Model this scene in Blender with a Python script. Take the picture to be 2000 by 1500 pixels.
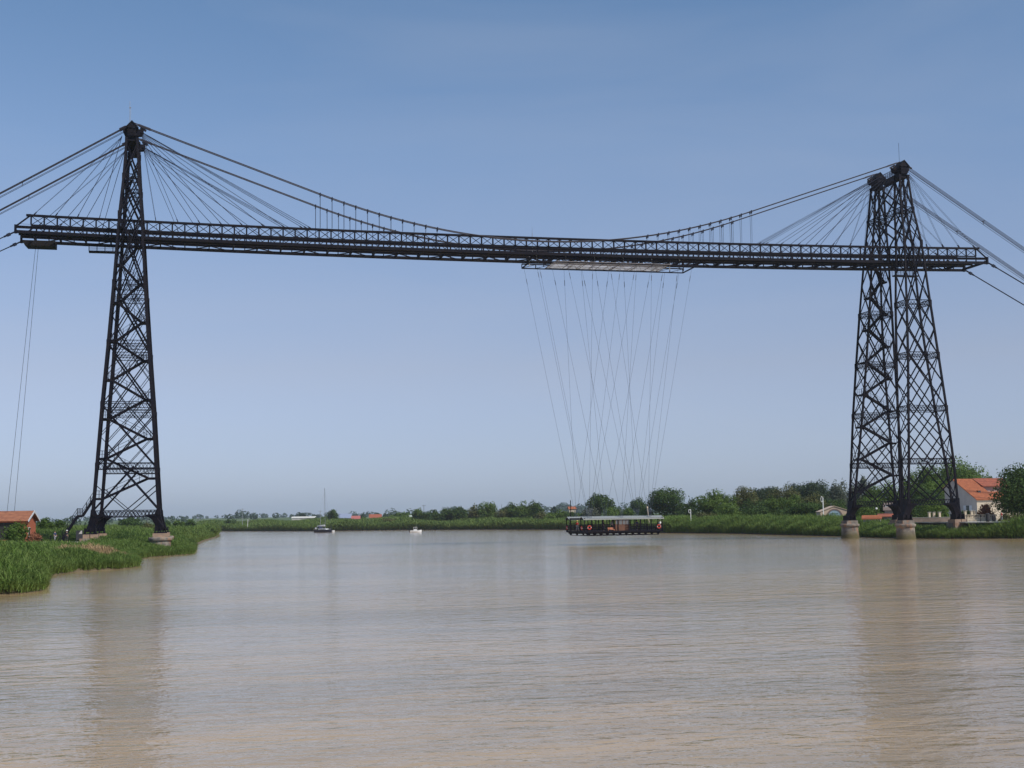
import bpy, bmesh, math, random
import numpy as np
from mathutils import Vector, Matrix

# ------------------------------------------------------------------ scene, camera, light
S = bpy.context.scene
for o in list(bpy.data.objects):
    bpy.data.objects.remove(o)
COL = S.collection
R = math.radians

F_PX, PITCH, ROLL, YAW = 2622.8, 0.1000, 0.0159, 0.2351
CAM = np.array([25.355, -223.917, 4.768])
fw = np.array([math.sin(YAW) * math.cos(PITCH), math.cos(YAW) * math.cos(PITCH), math.sin(PITCH)])
rt = np.array([math.cos(YAW), -math.sin(YAW), 0.0])
up = np.cross(rt, fw)
cr, sr = math.cos(ROLL), math.sin(ROLL)
cam_x = cr * rt - sr * up
cam_y = sr * rt + cr * up
camd = bpy.data.cameras.new('camera')
camo = bpy.data.objects.new('camera', camd)
COL.objects.link(camo)
camd.sensor_width = 36.0
camd.sensor_fit = 'HORIZONTAL'
camd.lens = F_PX / 2000.0 * 36.0
camd.clip_start = 0.5
camd.clip_end = 20000
M = Matrix(((cam_x[0], cam_y[0], -fw[0], CAM[0]), (cam_x[1], cam_y[1], -fw[1], CAM[1]),
            (cam_x[2], cam_y[2], -fw[2], CAM[2]), (0, 0, 0, 1)))
camo.matrix_world = M
S.camera = camo

SKY_GAIN = 1.5
SUN = np.array([0.55, -0.77, 1.0])
SUN = SUN / np.linalg.norm(SUN)
sun_el = math.asin(SUN[2])
world = bpy.data.worlds.new('World')
S.world = world
world.use_nodes = True
nt = world.node_tree
nt.nodes.clear()
wo = nt.nodes.new('ShaderNodeOutputWorld')
bg = nt.nodes.new('ShaderNodeBackground')
sky = nt.nodes.new('ShaderNodeTexSky')
sky.sky_type = 'NISHITA'
sky.sun_disc = False
sky.sun_elevation = sun_el
sky.sun_rotation = math.atan2(SUN[0], SUN[1])
sky.air_density = 1.0
sky.dust_density = 0.6
sky.ozone_density = 2.6
hs = nt.nodes.new('ShaderNodeHueSaturation')
hs.inputs['Saturation'].default_value = 0.86
hs.inputs['Value'].default_value = 1.0
tint = nt.nodes.new('ShaderNodeMix'); tint.data_type = 'RGBA'; tint.blend_type = 'MULTIPLY'
tint.inputs[0].default_value = 1.0
tint.inputs[7].default_value = (1.0, 0.955, 1.04, 1)
# thin high cirrus veil
tc = nt.nodes.new('ShaderNodeTexCoord')
mp = nt.nodes.new('ShaderNodeMapping'); mp.inputs['Scale'].default_value = (1.5, 1.5, 7.0)
nz = nt.nodes.new('ShaderNodeTexNoise'); nz.inputs['Scale'].default_value = 1.6; nz.inputs['Detail'].default_value = 5
nz.inputs['Distortion'].default_value = 0.6
cr_ = nt.nodes.new('ShaderNodeMapRange'); cr_.inputs[1].default_value = 0.42; cr_.inputs[2].default_value = 0.8
cr_.inputs[3].default_value = 0.0; cr_.inputs[4].default_value = 0.18
veil = nt.nodes.new('ShaderNodeMix'); veil.data_type = 'RGBA'
veil.inputs[7].default_value = (6.0, 6.4, 7.4, 1)
L = nt.links.new
sepz = nt.nodes.new('ShaderNodeSeparateXYZ'); ramp = nt.nodes.new('ShaderNodeValToRGB')
ramp.color_ramp.elements[0].position = 0.0; ramp.color_ramp.elements[0].color = (.55, .68, .97, 1)
ramp.color_ramp.elements[1].position = 0.37; ramp.color_ramp.elements[1].color = (.62, .835, .90, 1)
e_ = ramp.color_ramp.elements.new(0.112); e_.color = (.755, .73, .77, 1)
e_ = ramp.color_ramp.elements.new(0.27); e_.color = (.735, .86, .90, 1)
sc_ = nt.nodes.new('ShaderNodeMix'); sc_.data_type = 'RGBA'; sc_.blend_type = 'MULTIPLY'; sc_.inputs[0].default_value = 1.0
sc2 = nt.nodes.new('ShaderNodeVectorMath'); sc2.operation = 'SCALE'; sc2.inputs['Scale'].default_value = SKY_GAIN
L(tc.outputs['Generated'], sepz.inputs[0]); L(sepz.outputs[2], ramp.inputs[0])
L(sky.outputs[0], hs.inputs['Color']); L(hs.outputs[0], sc_.inputs[6]); L(ramp.outputs[0], sc_.inputs[7])
L(sc_.outputs[2], sc2.inputs[0]); L(sc2.outputs[0], tint.inputs[6])
L(tc.outputs['Generated'], mp.inputs[0]); L(mp.outputs[0], nz.inputs['Vector']); L(nz.outputs[0], cr_.inputs[0])
L(cr_.outputs[0], veil.inputs[0]); L(tint.outputs[2], veil.inputs[6]); L(veil.outputs[2], bg.inputs[0])
bg.inputs[1].default_value = 0.085
L(bg.outputs[0], wo.inputs[0])

sl = bpy.data.lights.new('sun', 'SUN'); sl.energy = 3.8; sl.angle = R(0.5); sl.color = (1.0, 0.95, 0.88)
so = bpy.data.objects.new('sun', sl); COL.objects.link(so)
so.rotation_euler = Vector(SUN).to_track_quat('Z', 'Y').to_euler()
so.location = (60, -100, 200)
S.view_settings.view_transform = 'Standard'
S.view_settings.look = 'None'
S.view_settings.gamma = 1.0
S.view_settings.exposure = 0.0
S.cycles.max_bounces = 6
S.cycles.diffuse_bounces = 2
S.cycles.glossy_bounces = 3
S.cycles.transmission_bounces = 4
S.cycles.transparent_max_bounces = 6
S.cycles.volume_bounces = 2
S.cycles.caustics_reflective = False
S.cycles.caustics_refractive = False

# ------------------------------------------------------------------ helpers
def ray(x, y):
    a, b = x - 1000.0, 750.0 - y
    return (cam_x * a + cam_y * b) / F_PX + fw

def on_y(x, y, Y):
    d = ray(x, y); return CAM + (Y - CAM[1]) / d[1] * d

def spot(x, dist):
    """ground position that many metres away along the column of view x"""
    d = ray(x, 1010.0); d = d / np.hypot(d[0], d[1])
    return CAM[0] + d[0] * dist, CAM[1] + d[1] * dist

def zrow(x, y, dist):
    d = ray(x, y); return CAM[2] + d[2] / np.hypot(d[0], d[1]) * dist

def link(o, parent=None):
    COL.objects.link(o)
    if parent is not None:
        o.parent = parent
    return o

def tag(o, label=None, cat=None, group=None, kind=None):
    if label: o['label'] = label
    if cat: o['category'] = cat
    if group: o['group'] = group
    if kind: o['kind'] = kind
    return o

def empty(name, loc, label=None, cat=None, group=None, rz=0.0):
    o = bpy.data.objects.new(name, None)
    o.empty_display_size = 0.3
    o.location = loc; o.rotation_euler = (0, 0, rz)
    link(o)
    bpy.context.view_layer.update() if False else None
    return tag(o, label, cat, group)

class MB:
    def __init__(s): s.v = []; s.f = []; s.mi = []
    def add(s, vs, fs, m=0):
        n = len(s.v); s.v.extend([tuple(map(float, q)) for q in vs]); s.f.extend([tuple(i + n for i in f) for f in fs]); s.mi.extend([m] * len(fs)); return s
    def box(s, x0, x1, y0, y1, z0, z1, m=0):
        vs = [(x, y, z) for z in (z0, z1) for y in (y0, y1) for x in (x0, x1)]
        return s.add(vs, [(0, 2, 3, 1), (4, 5, 7, 6), (0, 1, 5, 4), (2, 6, 7, 3), (0, 4, 6, 2), (1, 3, 7, 5)], m)
    def bar(s, p, q, w, h=None, upv=(0, 0, 1), m=0):
        h = h or w
        p = np.array(p, float); q = np.array(q, float); d = q - p; n = np.linalg.norm(d)
        if n < 1e-6: return s
        d /= n; u = np.array(upv, float)
        if abs(d @ u) > .97: u = np.array((0, 1.0, 0))
        a = np.cross(d, u); a /= np.linalg.norm(a); b = np.cross(a, d)
        vs = []
        for c in (p, q):
            for (i, j) in ((-1, -1), (1, -1), (1, 1), (-1, 1)):
                vs.append(c + a * i * w / 2 + b * j * h / 2)
        return s.add(vs, [(3, 2, 1, 0), (4, 5, 6, 7), (0, 1, 5, 4), (1, 2, 6, 5), (2, 3, 7, 6), (3, 0, 4, 7)], m)
    def tube(s, pts, r, seg=6, m=0, cap=True):
        pts = [np.array(p, float) for p in pts]; n = len(pts)
        rs = r if hasattr(r, '__len__') else [r] * n
        vs = []
        for i, p in enumerate(pts):
            d = pts[min(i + 1, n - 1)] - pts[max(i - 1, 0)]; d = d / (np.linalg.norm(d) + 1e-9)
            u = np.array((0, 0, 1.0)) if abs(d[2]) < .95 else np.array((0, 1.0, 0))
            a = np.cross(d, u); a /= np.linalg.norm(a); b = np.cross(a, d)
            for k in range(seg):
                t = 2 * math.pi * k / seg
                vs.append(p + (a * math.cos(t) + b * math.sin(t)) * rs[i])
        fs = []
        for i in range(n - 1):
            for k in range(seg):
                k2 = (k + 1) % seg
                fs.append((i * seg + k, i * seg + k2, (i + 1) * seg + k2, (i + 1) * seg + k))
        if cap:
            fs.append(tuple(range(seg))[::-1]); fs.append(tuple((n - 1) * seg + k for k in range(seg)))
        return s.add(vs, fs, m)
    def lathe(s, c, prof, seg=32, m=0):
        vs = []; fs = []
        for (r, z) in prof:
            for k in range(seg):
                t = 2 * math.pi * k / seg; vs.append((c[0] + r * math.cos(t), c[1] + r * math.sin(t), c[2] + z))
        for i in range(len(prof) - 1):
            for k in range(seg):
                k2 = (k + 1) % seg; fs.append((i * seg + k, i * seg + k2, (i + 1) * seg + k2, (i + 1) * seg + k))
        fs.append(tuple(range(seg))[::-1]); fs.append(tuple((len(prof) - 1) * seg + k for k in range(seg)))
        return s.add(vs, fs, m)
    def prism(s, poly, axis, a0, a1, m=0):
        """poly in the two other axes, extruded along axis"""
        n = len(poly); vs = []
        for a in (a0, a1):
            for (u, v) in poly:
                vs.append({'x': (a, u, v), 'y': (u, a, v), 'z': (u, v, a)}[axis])
        fs = [tuple(range(n))[::-1], tuple(range(n, 2 * n))] + [(i, (i + 1) % n, n + (i + 1) % n, n + i) for i in range(n)]
        return s.add(vs, fs, m)
    def build(s, name, mats, parent=None, smooth=False):
        me = bpy.data.meshes.new(name)
        me.from_pydata(s.v, [], s.f)
        if not isinstance(mats, (list, tuple)): mats = [mats]
        for mm in mats: me.materials.append(mm)
        if len(mats) > 1: me.polygons.foreach_set('material_index', s.mi)
        bm = bmesh.new(); bm.from_mesh(me); bmesh.ops.recalc_face_normals(bm, faces=bm.faces); bm.to_mesh(me); bm.free()
        if smooth: me.polygons.foreach_set('use_smooth', [True] * len(me.polygons))
        o = bpy.data.objects.new(name, me)
        link(o, parent)
        if parent is not None:
            pw = parent
            off = Matrix.Identity(4)
            o.matrix_parent_inverse = world_of(parent).inverted()
        return o

def world_of(o):
    m = o.matrix_basis if False else Matrix.LocRotScale(o.location, o.rotation_euler, o.scale)
    if o.parent is not None:
        return world_of(o.parent) @ o.matrix_parent_inverse @ m
    return m

def quads_mesh(name, V, mat, parent=None, nv=4):
    """V: (n, nv, 3) array, one polygon each"""
    n = len(V)
    me = bpy.data.meshes.new(name)
    me.vertices.add(n * nv); me.vertices.foreach_set('co', np.ascontiguousarray(V, dtype=np.float32).ravel())
    me.loops.add(n * nv); me.loops.foreach_set('vertex_index', np.arange(n * nv, dtype=np.int32))
    me.polygons.add(n); me.polygons.foreach_set('loop_start', np.arange(0, n * nv, nv, dtype=np.int32))
    try: me.polygons.foreach_set('loop_total', np.full(n, nv, dtype=np.int32))
    except Exception: pass
    me.update(calc_edges=True)
    me.materials.append(mat)
    o = bpy.data.objects.new(name, me); link(o, parent)
    if parent is not None: o.matrix_parent_inverse = world_of(parent).inverted()
    return o

# ------------------------------------------------------------------ materials
def mat(name, col=(.5, .5, .5), rough=.6, metal=0.0, var=None, vscale=1.0, bump=0.0, bscale=8.0, spec=.5, island=None, trans=0.0, coord='Object', detail=4):
    m = bpy.data.materials.new(name); m.use_nodes = True
    t = m.node_tree; N = t.nodes; b = N['Principled BSDF']
    b.inputs['Roughness'].default_value = rough; b.inputs['Metallic'].default_value = metal
    b.inputs['Specular IOR Level'].default_value = spec
    b.inputs['Base Color'].default_value = (*col, 1)
    tcn = N.new('ShaderNodeTexCoord')
    src = None
    if var is not None:
        nzn = N.new('ShaderNodeTexNoise'); nzn.inputs['Scale'].default_value = vscale; nzn.inputs['Detail'].default_value = detail
        t.links.new(tcn.outputs[coord], nzn.inputs['Vector'])
        rp = N.new('ShaderNodeMapRange'); rp.inputs[1].default_value = .35; rp.inputs[2].default_value = .65
        t.links.new(nzn.outputs[0], rp.inputs[0])
        mx = N.new('ShaderNodeMix'); mx.data_type = 'RGBA'
        mx.inputs[6].default_value = (*col, 1); mx.inputs[7].default_value = (*var, 1)
        t.links.new(rp.outputs[0], mx.inputs[0]); src = mx.outputs[2]
    if island is not None:
        g = N.new('ShaderNodeNewGeometry'); mi = N.new('ShaderNodeMix'); mi.data_type = 'RGBA'
        rr = N.new('ShaderNodeMapRange'); rr.inputs[3].default_value = 0; rr.inputs[4].default_value = .8
        t.links.new(g.outputs['Random Per Island'], rr.inputs[0]); t.links.new(rr.outputs[0], mi.inputs[0])
        if src is not None: t.links.new(src, mi.inputs[6])
        else: mi.inputs[6].default_value = (*col, 1)
        mi.inputs[7].default_value = (*island, 1); src = mi.outputs[2]
    if src is not None: t.links.new(src, b.inputs['Base Color'])
    if bump > 0:
        nb = N.new('ShaderNodeTexNoise'); nb.inputs['Scale'].default_value = bscale; nb.inputs['Detail'].default_value = 5
        t.links.new(tcn.outputs[coord], nb.inputs['Vector'])
        bp = N.new('ShaderNodeBump'); bp.inputs['Strength'].default_value = bump
        t.links.new(nb.outputs[0], bp.inputs['Height']); t.links.new(bp.outputs[0], b.inputs['Normal'])
    if trans > 0:
        out = [n for n in N if n.type == 'OUTPUT_MATERIAL'][0]
        tr = N.new('ShaderNodeBsdfTranslucent'); ms = N.new('ShaderNodeMixShader'); ms.inputs[0].default_value = trans
        if src is not None: t.links.new(src, tr.inputs[0])
        else: tr.inputs[0].default_value = (*col, 1)
        t.links.new(b.outputs[0], ms.inputs[1]); t.links.new(tr.outputs[0], ms.inputs[2]); t.links.new(ms.outputs[0], out.inputs[0])
    return m

def tiles_mat(name, c1, c2, sx=3.0, sy=3.0):
    m = mat(name, c1, .8, var=c2, vscale=1.4)
    t = m.node_tree; N = t.nodes; b = N['Principled BSDF']
    tcn = N.new('ShaderNodeTexCoord'); w = N.new('ShaderNodeTexWave'); w.wave_type = 'BANDS'; w.bands_direction = 'Z'
    w.inputs['Scale'].default_value = sx; w.inputs['Distortion'].default_value = .8; w.inputs['Detail Scale'].default_value = 4
    t.links.new(tcn.outputs['Object'], w.inputs['Vector'])
    w2 = N.new('ShaderNodeTexWave'); w2.bands_direction = 'X'; w2.inputs['Scale'].default_value = sy
    t.links.new(tcn.outputs['Object'], w2.inputs['Vector'])
    ad = N.new('ShaderNodeMath'); ad.operation = 'ADD'; t.links.new(w.outputs[1], ad.inputs[0]); t.links.new(w2.outputs[1], ad.inputs[1])
    bp = N.new('ShaderNodeBump'); bp.inputs['Strength'].default_value = .9; bp.inputs['Distance'].default_value = .12
    t.links.new(ad.outputs[0], bp.inputs['Height']); t.links.new(bp.outputs[0], b.inputs['Normal'])
    # joints between courses
    src = b.inputs['Base Color'].links[0].from_socket
    mr = N.new('ShaderNodeMapRange'); mr.inputs[1].default_value = 0; mr.inputs[2].default_value = .25; mr.inputs[3].default_value = .62; mr.inputs[4].default_value = 1
    t.links.new(w.outputs[1], mr.inputs[0])
    mm = N.new('ShaderNodeMix'); mm.data_type = 'RGBA'; mm.blend_type = 'MULTIPLY'; mm.inputs[0].default_value = 1
    t.links.new(src, mm.inputs[6]); t.links.new(mr.outputs[0], mm.inputs[7]); t.links.new(mm.outputs[2], b.inputs['Base Color'])
    return m

STEEL = mat('steel_paint', (.0045, .0048, .0110), .65, var=(.0105, .0080, .0110), vscale=.6, spec=.12)
STEEL2 = mat('steel_paint_lattice', (.0045, .005, .012), .6, var=(.008, .007, .012), vscale=.8, spec=.1)
DECKM = mat('deck_timber', (.035, .028, .022), .9, var=(.06, .05, .035), vscale=2)
CABLE = mat('cable_wire', (.016, .019, .036), .7, spec=.2)
ROPE = mat('rope_wire', (.06, .075, .11), .6)
CABLE_MAIN = mat('main_cable_wire', (.020, .016, .028), .6)
GALV = mat('galvanised', (.35, .36, .37), .45, metal=.4, var=(.25, .26, .28), vscale=3)
def stone_mat():
    m = mat('pier_stone', (.27, .235, .19), .9, var=(.12, .10, .09), vscale=1.1, bump=.5, bscale=3.0, detail=8)
    t = m.node_tree; N = t.nodes; b = N['Principled BSDF']
    tcn = N.new('ShaderNodeTexCoord'); mpn = N.new('ShaderNodeMapping'); mpn.inputs['Scale'].default_value = (.8, .8, .35)
    n2 = N.new('ShaderNodeTexNoise'); n2.inputs['Scale'].default_value = 1.6; n2.inputs['Detail'].default_value = 6
    t.links.new(tcn.outputs['Object'], mpn.inputs[0]); t.links.new(mpn.outputs[0], n2.inputs['Vector'])
    rp = N.new('ShaderNodeMapRange'); rp.inputs[1].default_value = .5; rp.inputs[2].default_value = .62; rp.inputs[4].default_value = .75
    t.links.new(n2.outputs[0], rp.inputs[0])
    src = b.inputs['Base Color'].links[0].from_socket
    mx = N.new('ShaderNodeMix'); mx.data_type = 'RGBA'; mx.inputs[7].default_value = (.30, .155, .085, 1)
    t.links.new(src, mx.inputs[6]); t.links.new(rp.outputs[0], mx.inputs[0])
    # tide line of mud and weed in world height
    g = N.new('ShaderNodeNewGeometry'); sp = N.new('ShaderNodeSeparateXYZ'); t.links.new(g.outputs['Position'], sp.inputs[0])
    ad = N.new('ShaderNodeMath'); ad.operation = 'MULTIPLY_ADD'; ad.inputs[1].default_value = .8
    t.links.new(n2.outputs[0], ad.inputs[0]); t.links.new(sp.outputs[2], ad.inputs[2])
    mr = N.new('ShaderNodeMapRange'); mr.inputs[1].default_value = .9; mr.inputs[2].default_value = 2.0; mr.inputs[3].default_value = 1; mr.inputs[4].default_value = 0
    t.links.new(ad.outputs[0], mr.inputs[0])
    m2 = N.new('ShaderNodeMix'); m2.data_type = 'RGBA'; m2.inputs[7].default_value = (.10, .085, .035, 1)
    t.links.new(mx.outputs[2], m2.inputs[6]); t.links.new(mr.outputs[0], m2.inputs[0]); t.links.new(m2.outputs[2], b.inputs['Base Color'])
    # courses of masonry
    br = N.new('ShaderNodeTexWave'); br.bands_direction = 'Z'; br.inputs['Scale'].default_value = .55; br.inputs['Distortion'].default_value = .3
    t.links.new(tcn.outputs['Object'], br.inputs['Vector'])
    return m
STONE = stone_mat()
PEDEST = mat('pedestal_stone', (.36, .24, .16), .9, var=(.24, .17, .13), vscale=1.5, bump=.3)
CONCRETE = mat('concrete', (.45, .43, .38), .9, var=(.33, .32, .29), vscale=.8, bump=.2)
PANEL = mat('canopy_panel', (.86, .90, .97), .6, var=(.76, .79, .86), vscale=.8, trans=.6)
TILE = tiles_mat('roof_tile_orange', (.62, .19, .07), (.50, .15, .06), 1.6, 2.0)
TILE2 = tiles_mat('roof_tile_pale', (.52, .21, .105), (.40, .15, .08), 1.3, 1.6)
TILE3 = tiles_mat('roof_tile_red', (.55, .15, .075), (.42, .13, .07), .8, 2.0)
PLASTER = mat('plaster_grey', (.50, .46, .42), .9, var=(.43, .39, .36), vscale=.5)
CREAM = mat('plaster_cream', (.58, .48, .35), .9, var=(.56, .47, .35), vscale=.7)
PINKW = mat('plaster_pink', (.40, .27, .24), .9, var=(.33, .22, .2), vscale=.7)
BARN = mat('barn_boards', (.42, .12, .055), .85, var=(.33, .09, .045), vscale=3.0)
DARKW = mat('front_shade_dark', (.02, .018, .016), .8)  # near black for the shade painted on the boathouse front
WHITE = mat('white_paint', (.75, .75, .73), .5, var=(.66, .66, .65), vscale=3)
SHUT = mat('shutter_paint', (.58, .60, .62), .6)
NAVY = mat('navy_hull_paint', (.015, .018, .035), .3)
GLASS = mat('window_glass', (.02, .025, .03), .08, spec=.8)
SIGNBLUE = mat('arch_glazing', (.32, .43, .50), .35, var=(.25, .36, .42), vscale=2)
SIGNGREEN = mat('sign_letters', (.05, .13, .09), .6)
ARCHW = mat('arch_wall', (.58, .44, .32), .9, var=(.5, .38, .28), vscale=.6)
ARCHRIM = mat('arch_rim', (.20, .15, .14), .8)
BLUEROOF = mat('slate_blue_roof', (.24, .28, .38), .6)
REDROOF = mat('dull_red_roof', (.38, .12, .10), .8)
WOOD = mat('cabin_wood', (.14, .06, .03), .7, var=(.10, .04, .02), vscale=3)
CORR = mat('corrugated_grey', (.34, .36, .34), .6, metal=.1, var=(.34, .35, .34), vscale=2)
ORANGE = mat('life_ring_orange', (.50, .05, .03), .7)
SKIN = mat('skin', (.45, .27, .19), .6)
CL_RED = mat('cloth_red', (.45, .03, .03), .8)
CL_NAVY = mat('cloth_navy', (.03, .04, .10), .8)
CL_DARK = mat('cloth_dark', (.03, .03, .035), .8)
CL_WHITE = mat('cloth_white', (.75, .74, .72), .8)
CL_YEL = mat('cloth_yellow', (.75, .55, .15), .8)
CL_GREY = mat('cloth_grey', (.25, .25, .27), .8)
BARK = mat('bark', (.10, .075, .055), .95, var=(.06, .045, .035), vscale=4, bump=.4)
POLEW = mat('pole_wood', (.12, .11, .12), .8)
STRAW = mat('dry_reed', (.46, .33, .17), .9, island=(.30, .20, .10), trans=.25)
RUSTLEAF = mat('rust_leaves', (.30, .12, .055), .8, island=(.20, .07, .035), trans=.25)
def leafm(name, a, b, c, tr=.3):
    return mat(name, a, .6, var=b, vscale=.25, island=c, trans=tr, spec=.12)
REED = leafm('reed_leaves', (.105, .200, .032), (.165, .245, .050), (.20, .26, .080), .42)
REED2 = leafm('reed_leaves_far', (.105, .185, .034), (.145, .215, .045), (.18, .225, .065), .38)
LV = {
 'dark': leafm('leaf_dark', (.034, .066, .017), (.048, .086, .020), (.070, .115, .026), .24),
 'mid': leafm('leaf_mid', (.060, .115, .020), (.085, .140, .024), (.12, .175, .036), .32),
 'bright': leafm('leaf_bright', (.075, .135, .020), (.10, .16, .025), (.13, .19, .04), .35),
 'olive': leafm('leaf_olive', (.072, .090, .028), (.095, .105, .035), (.13, .125, .045), .25),
 'pine': leafm('leaf_pine', (.032, .052, .022), (.042, .064, .028), (.052, .076, .034), .15),
 'grey': leafm('leaf_grey', (.075, .095, .060), (.11, .125, .08), (.13, .14, .10), .25),
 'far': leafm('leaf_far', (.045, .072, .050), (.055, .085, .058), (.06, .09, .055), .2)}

# ------------------------------------------------------------------ terrain and river
left_shore = [(60, -900), (10, -420), (4, -230), (2, -160), (9, -124), (13.2, -121.5), (14.4, -117.5), (13.0, -101), (11.2, -88), (13.5, -76), (17.6, -70.5), (19.3, -63), (18.6, -50), (17.2, -31),
              (19.5, -18), (23.6, -9), (25.4, -1), (25.8, 30), (26.0, 80), (28.5, 150), (33, 240), (36, 330), (38, 440), (36.5, 478), (25, 492), (-40, 505), (-300, 560), (-1500, 800)]
right_shore = [(260, -900), (240, -420), (215, -140), (184, -52), (166, -21), (156.5, -8), (153.6, 2), (154.8, 17), (158, 33), (159.3, 48.5), (161, 75), (163.2, 100), (160, 128), (157.8, 147), (163, 200),
               (170, 258), (174, 311), (163, 355), (149, 400), (131, 442), (89, 478), (46, 610), (-20, 690), (-300, 760), (-1500, 1100)]
river = np.array(left_shore + right_shore[::-1], float)

def river_dist(X, Y):
    """signed distance: >0 on land"""
    X = np.asarray(X, float); Y = np.asarray(Y, float)
    d = np.full(X.shape, 1e9); ins = np.zeros(X.shape, bool)
    n = len(river)
    for i in range(n):
        ax, ay = river[i]; bx, by = river[(i + 1) % n]
        ex, ey = bx - ax, by - ay
        t = np.clip(((X - ax) * ex + (Y - ay) * ey) / (ex * ex + ey * ey), 0, 1)
        d = np.minimum(d, np.hypot(X - ax - t * ex, Y - ay - t * ey))
        c = ((ay > Y) != (by > Y))
        with np.errstate(divide='ignore', invalid='ignore'):
            xi = ax + (Y - ay) * ex / (ey if ey != 0 else 1e-9)
        ins ^= c & (X < xi)
    return np.where(ins, -d, d)

def ground_z(X, Y, d=None):
    X = np.asarray(X, float); Y = np.asarray(Y, float)
    if d is None: d = river_dist(X, Y)
    dc = np.hypot(X - CAM[0], Y - CAM[1])
    z = np.where(d > 0, np.minimum(.25 + .22 * d, 1.15), np.maximum(.2 + .5 * d, -2.5))
    z = z + np.where(d > 6, np.clip((d - 6) * .03, 0, .8), 0)
    right = (X > 100) & (Y < 30)
    z = np.where(right & (d > 8), np.minimum(z + (d - 8) * .2, 2.75), z)
    z = z + np.clip((dc - 900) / 800, 0, 1) ** 1.3 * 7.0 + np.clip((dc - 1900) / 1800, 0, 1) ** 1.5 * 9
    z = z + np.where(dc > 800, 1.2 * np.sin(X * .004 + 1) * np.clip((dc - 800) / 800, 0, 1), 0)
    hill = np.exp(-(((X - 1120) / 420) ** 2)) * np.clip((dc - 2300) / 1200, 0, 1) * 6
    return z + hill

def gz(x, y): return float(ground_z(np.array([x]), np.array([y]))[0])

def axis(a, b, step, lo, hi, g=1.22):
    v = list(np.arange(a, b + step, step)); s = step
    while v[-1] < hi: s *= g; v.append(v[-1] + s)
    s = step
    while v[0] > lo: s *= g; v.insert(0, v[0] - s)
    return np.array(v)
gx = axis(-60, 240, 2.0, -7000, 8000, 1.12); gy = axis(-150, 640, 3.0, -3000, 9000, 1.1)
GX, GY = np.meshgrid(gx, gy)
GZ = ground_z(GX, GY)
nx, ny = len(gx), len(gy)
me = bpy.data.meshes.new('ground')
vv = np.stack([GX, GY, GZ], -1).reshape(-1, 3)
idx = np.arange(nx * ny).reshape(ny, nx)
q = np.stack([idx[:-1, :-1], idx[:-1, 1:], idx[1:, 1:], idx[1:, :-1]], -1).reshape(-1, 4)
me.vertices.add(len(vv)); me.vertices.foreach_set('co', vv.astype(np.float32).ravel())
me.loops.add(q.size); me.loops.foreach_set('vertex_index', q.astype(np.int32).ravel())
me.polygons.add(len(q)); me.polygons.foreach_set('loop_start', np.arange(0, q.size, 4, dtype=np.int32))
me.update(calc_edges=True)
me.polygons.foreach_set('use_smooth', [True] * len(q))
GROUND = mat('meadow', (.065, .105, .028), .95, var=(.095, .125, .04), vscale=.012, detail=8)
gt = GROUND.node_tree; gb = gt.nodes['Principled BSDF']; gsrc = gb.inputs['Base Color'].links[0].from_socket
gg = gt.nodes.new('ShaderNodeNewGeometry'); gs = gt.nodes.new('ShaderNodeSeparateXYZ'); gt.links.new(gg.outputs['Position'], gs.inputs[0])
gr = gt.nodes.new('ShaderNodeMapRange'); gr.inputs[1].default_value = .25; gr.inputs[2].default_value = 1.0; gt.links.new(gs.outputs[2], gr.inputs[0])
gm = gt.nodes.new('ShaderNodeMix'); gm.data_type = 'RGBA'; gm.inputs[6].default_value = (.13, .095, .05, 1)
gt.links.new(gr.outputs[0], gm.inputs[0]); gt.links.new(gsrc, gm.inputs[7]); gt.links.new(gm.outputs[2], gb.inputs['Base Color'])
me.materials.append(GROUND)
ground = bpy.data.objects.new('ground', me); link(ground); tag(ground, kind='structure')

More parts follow.
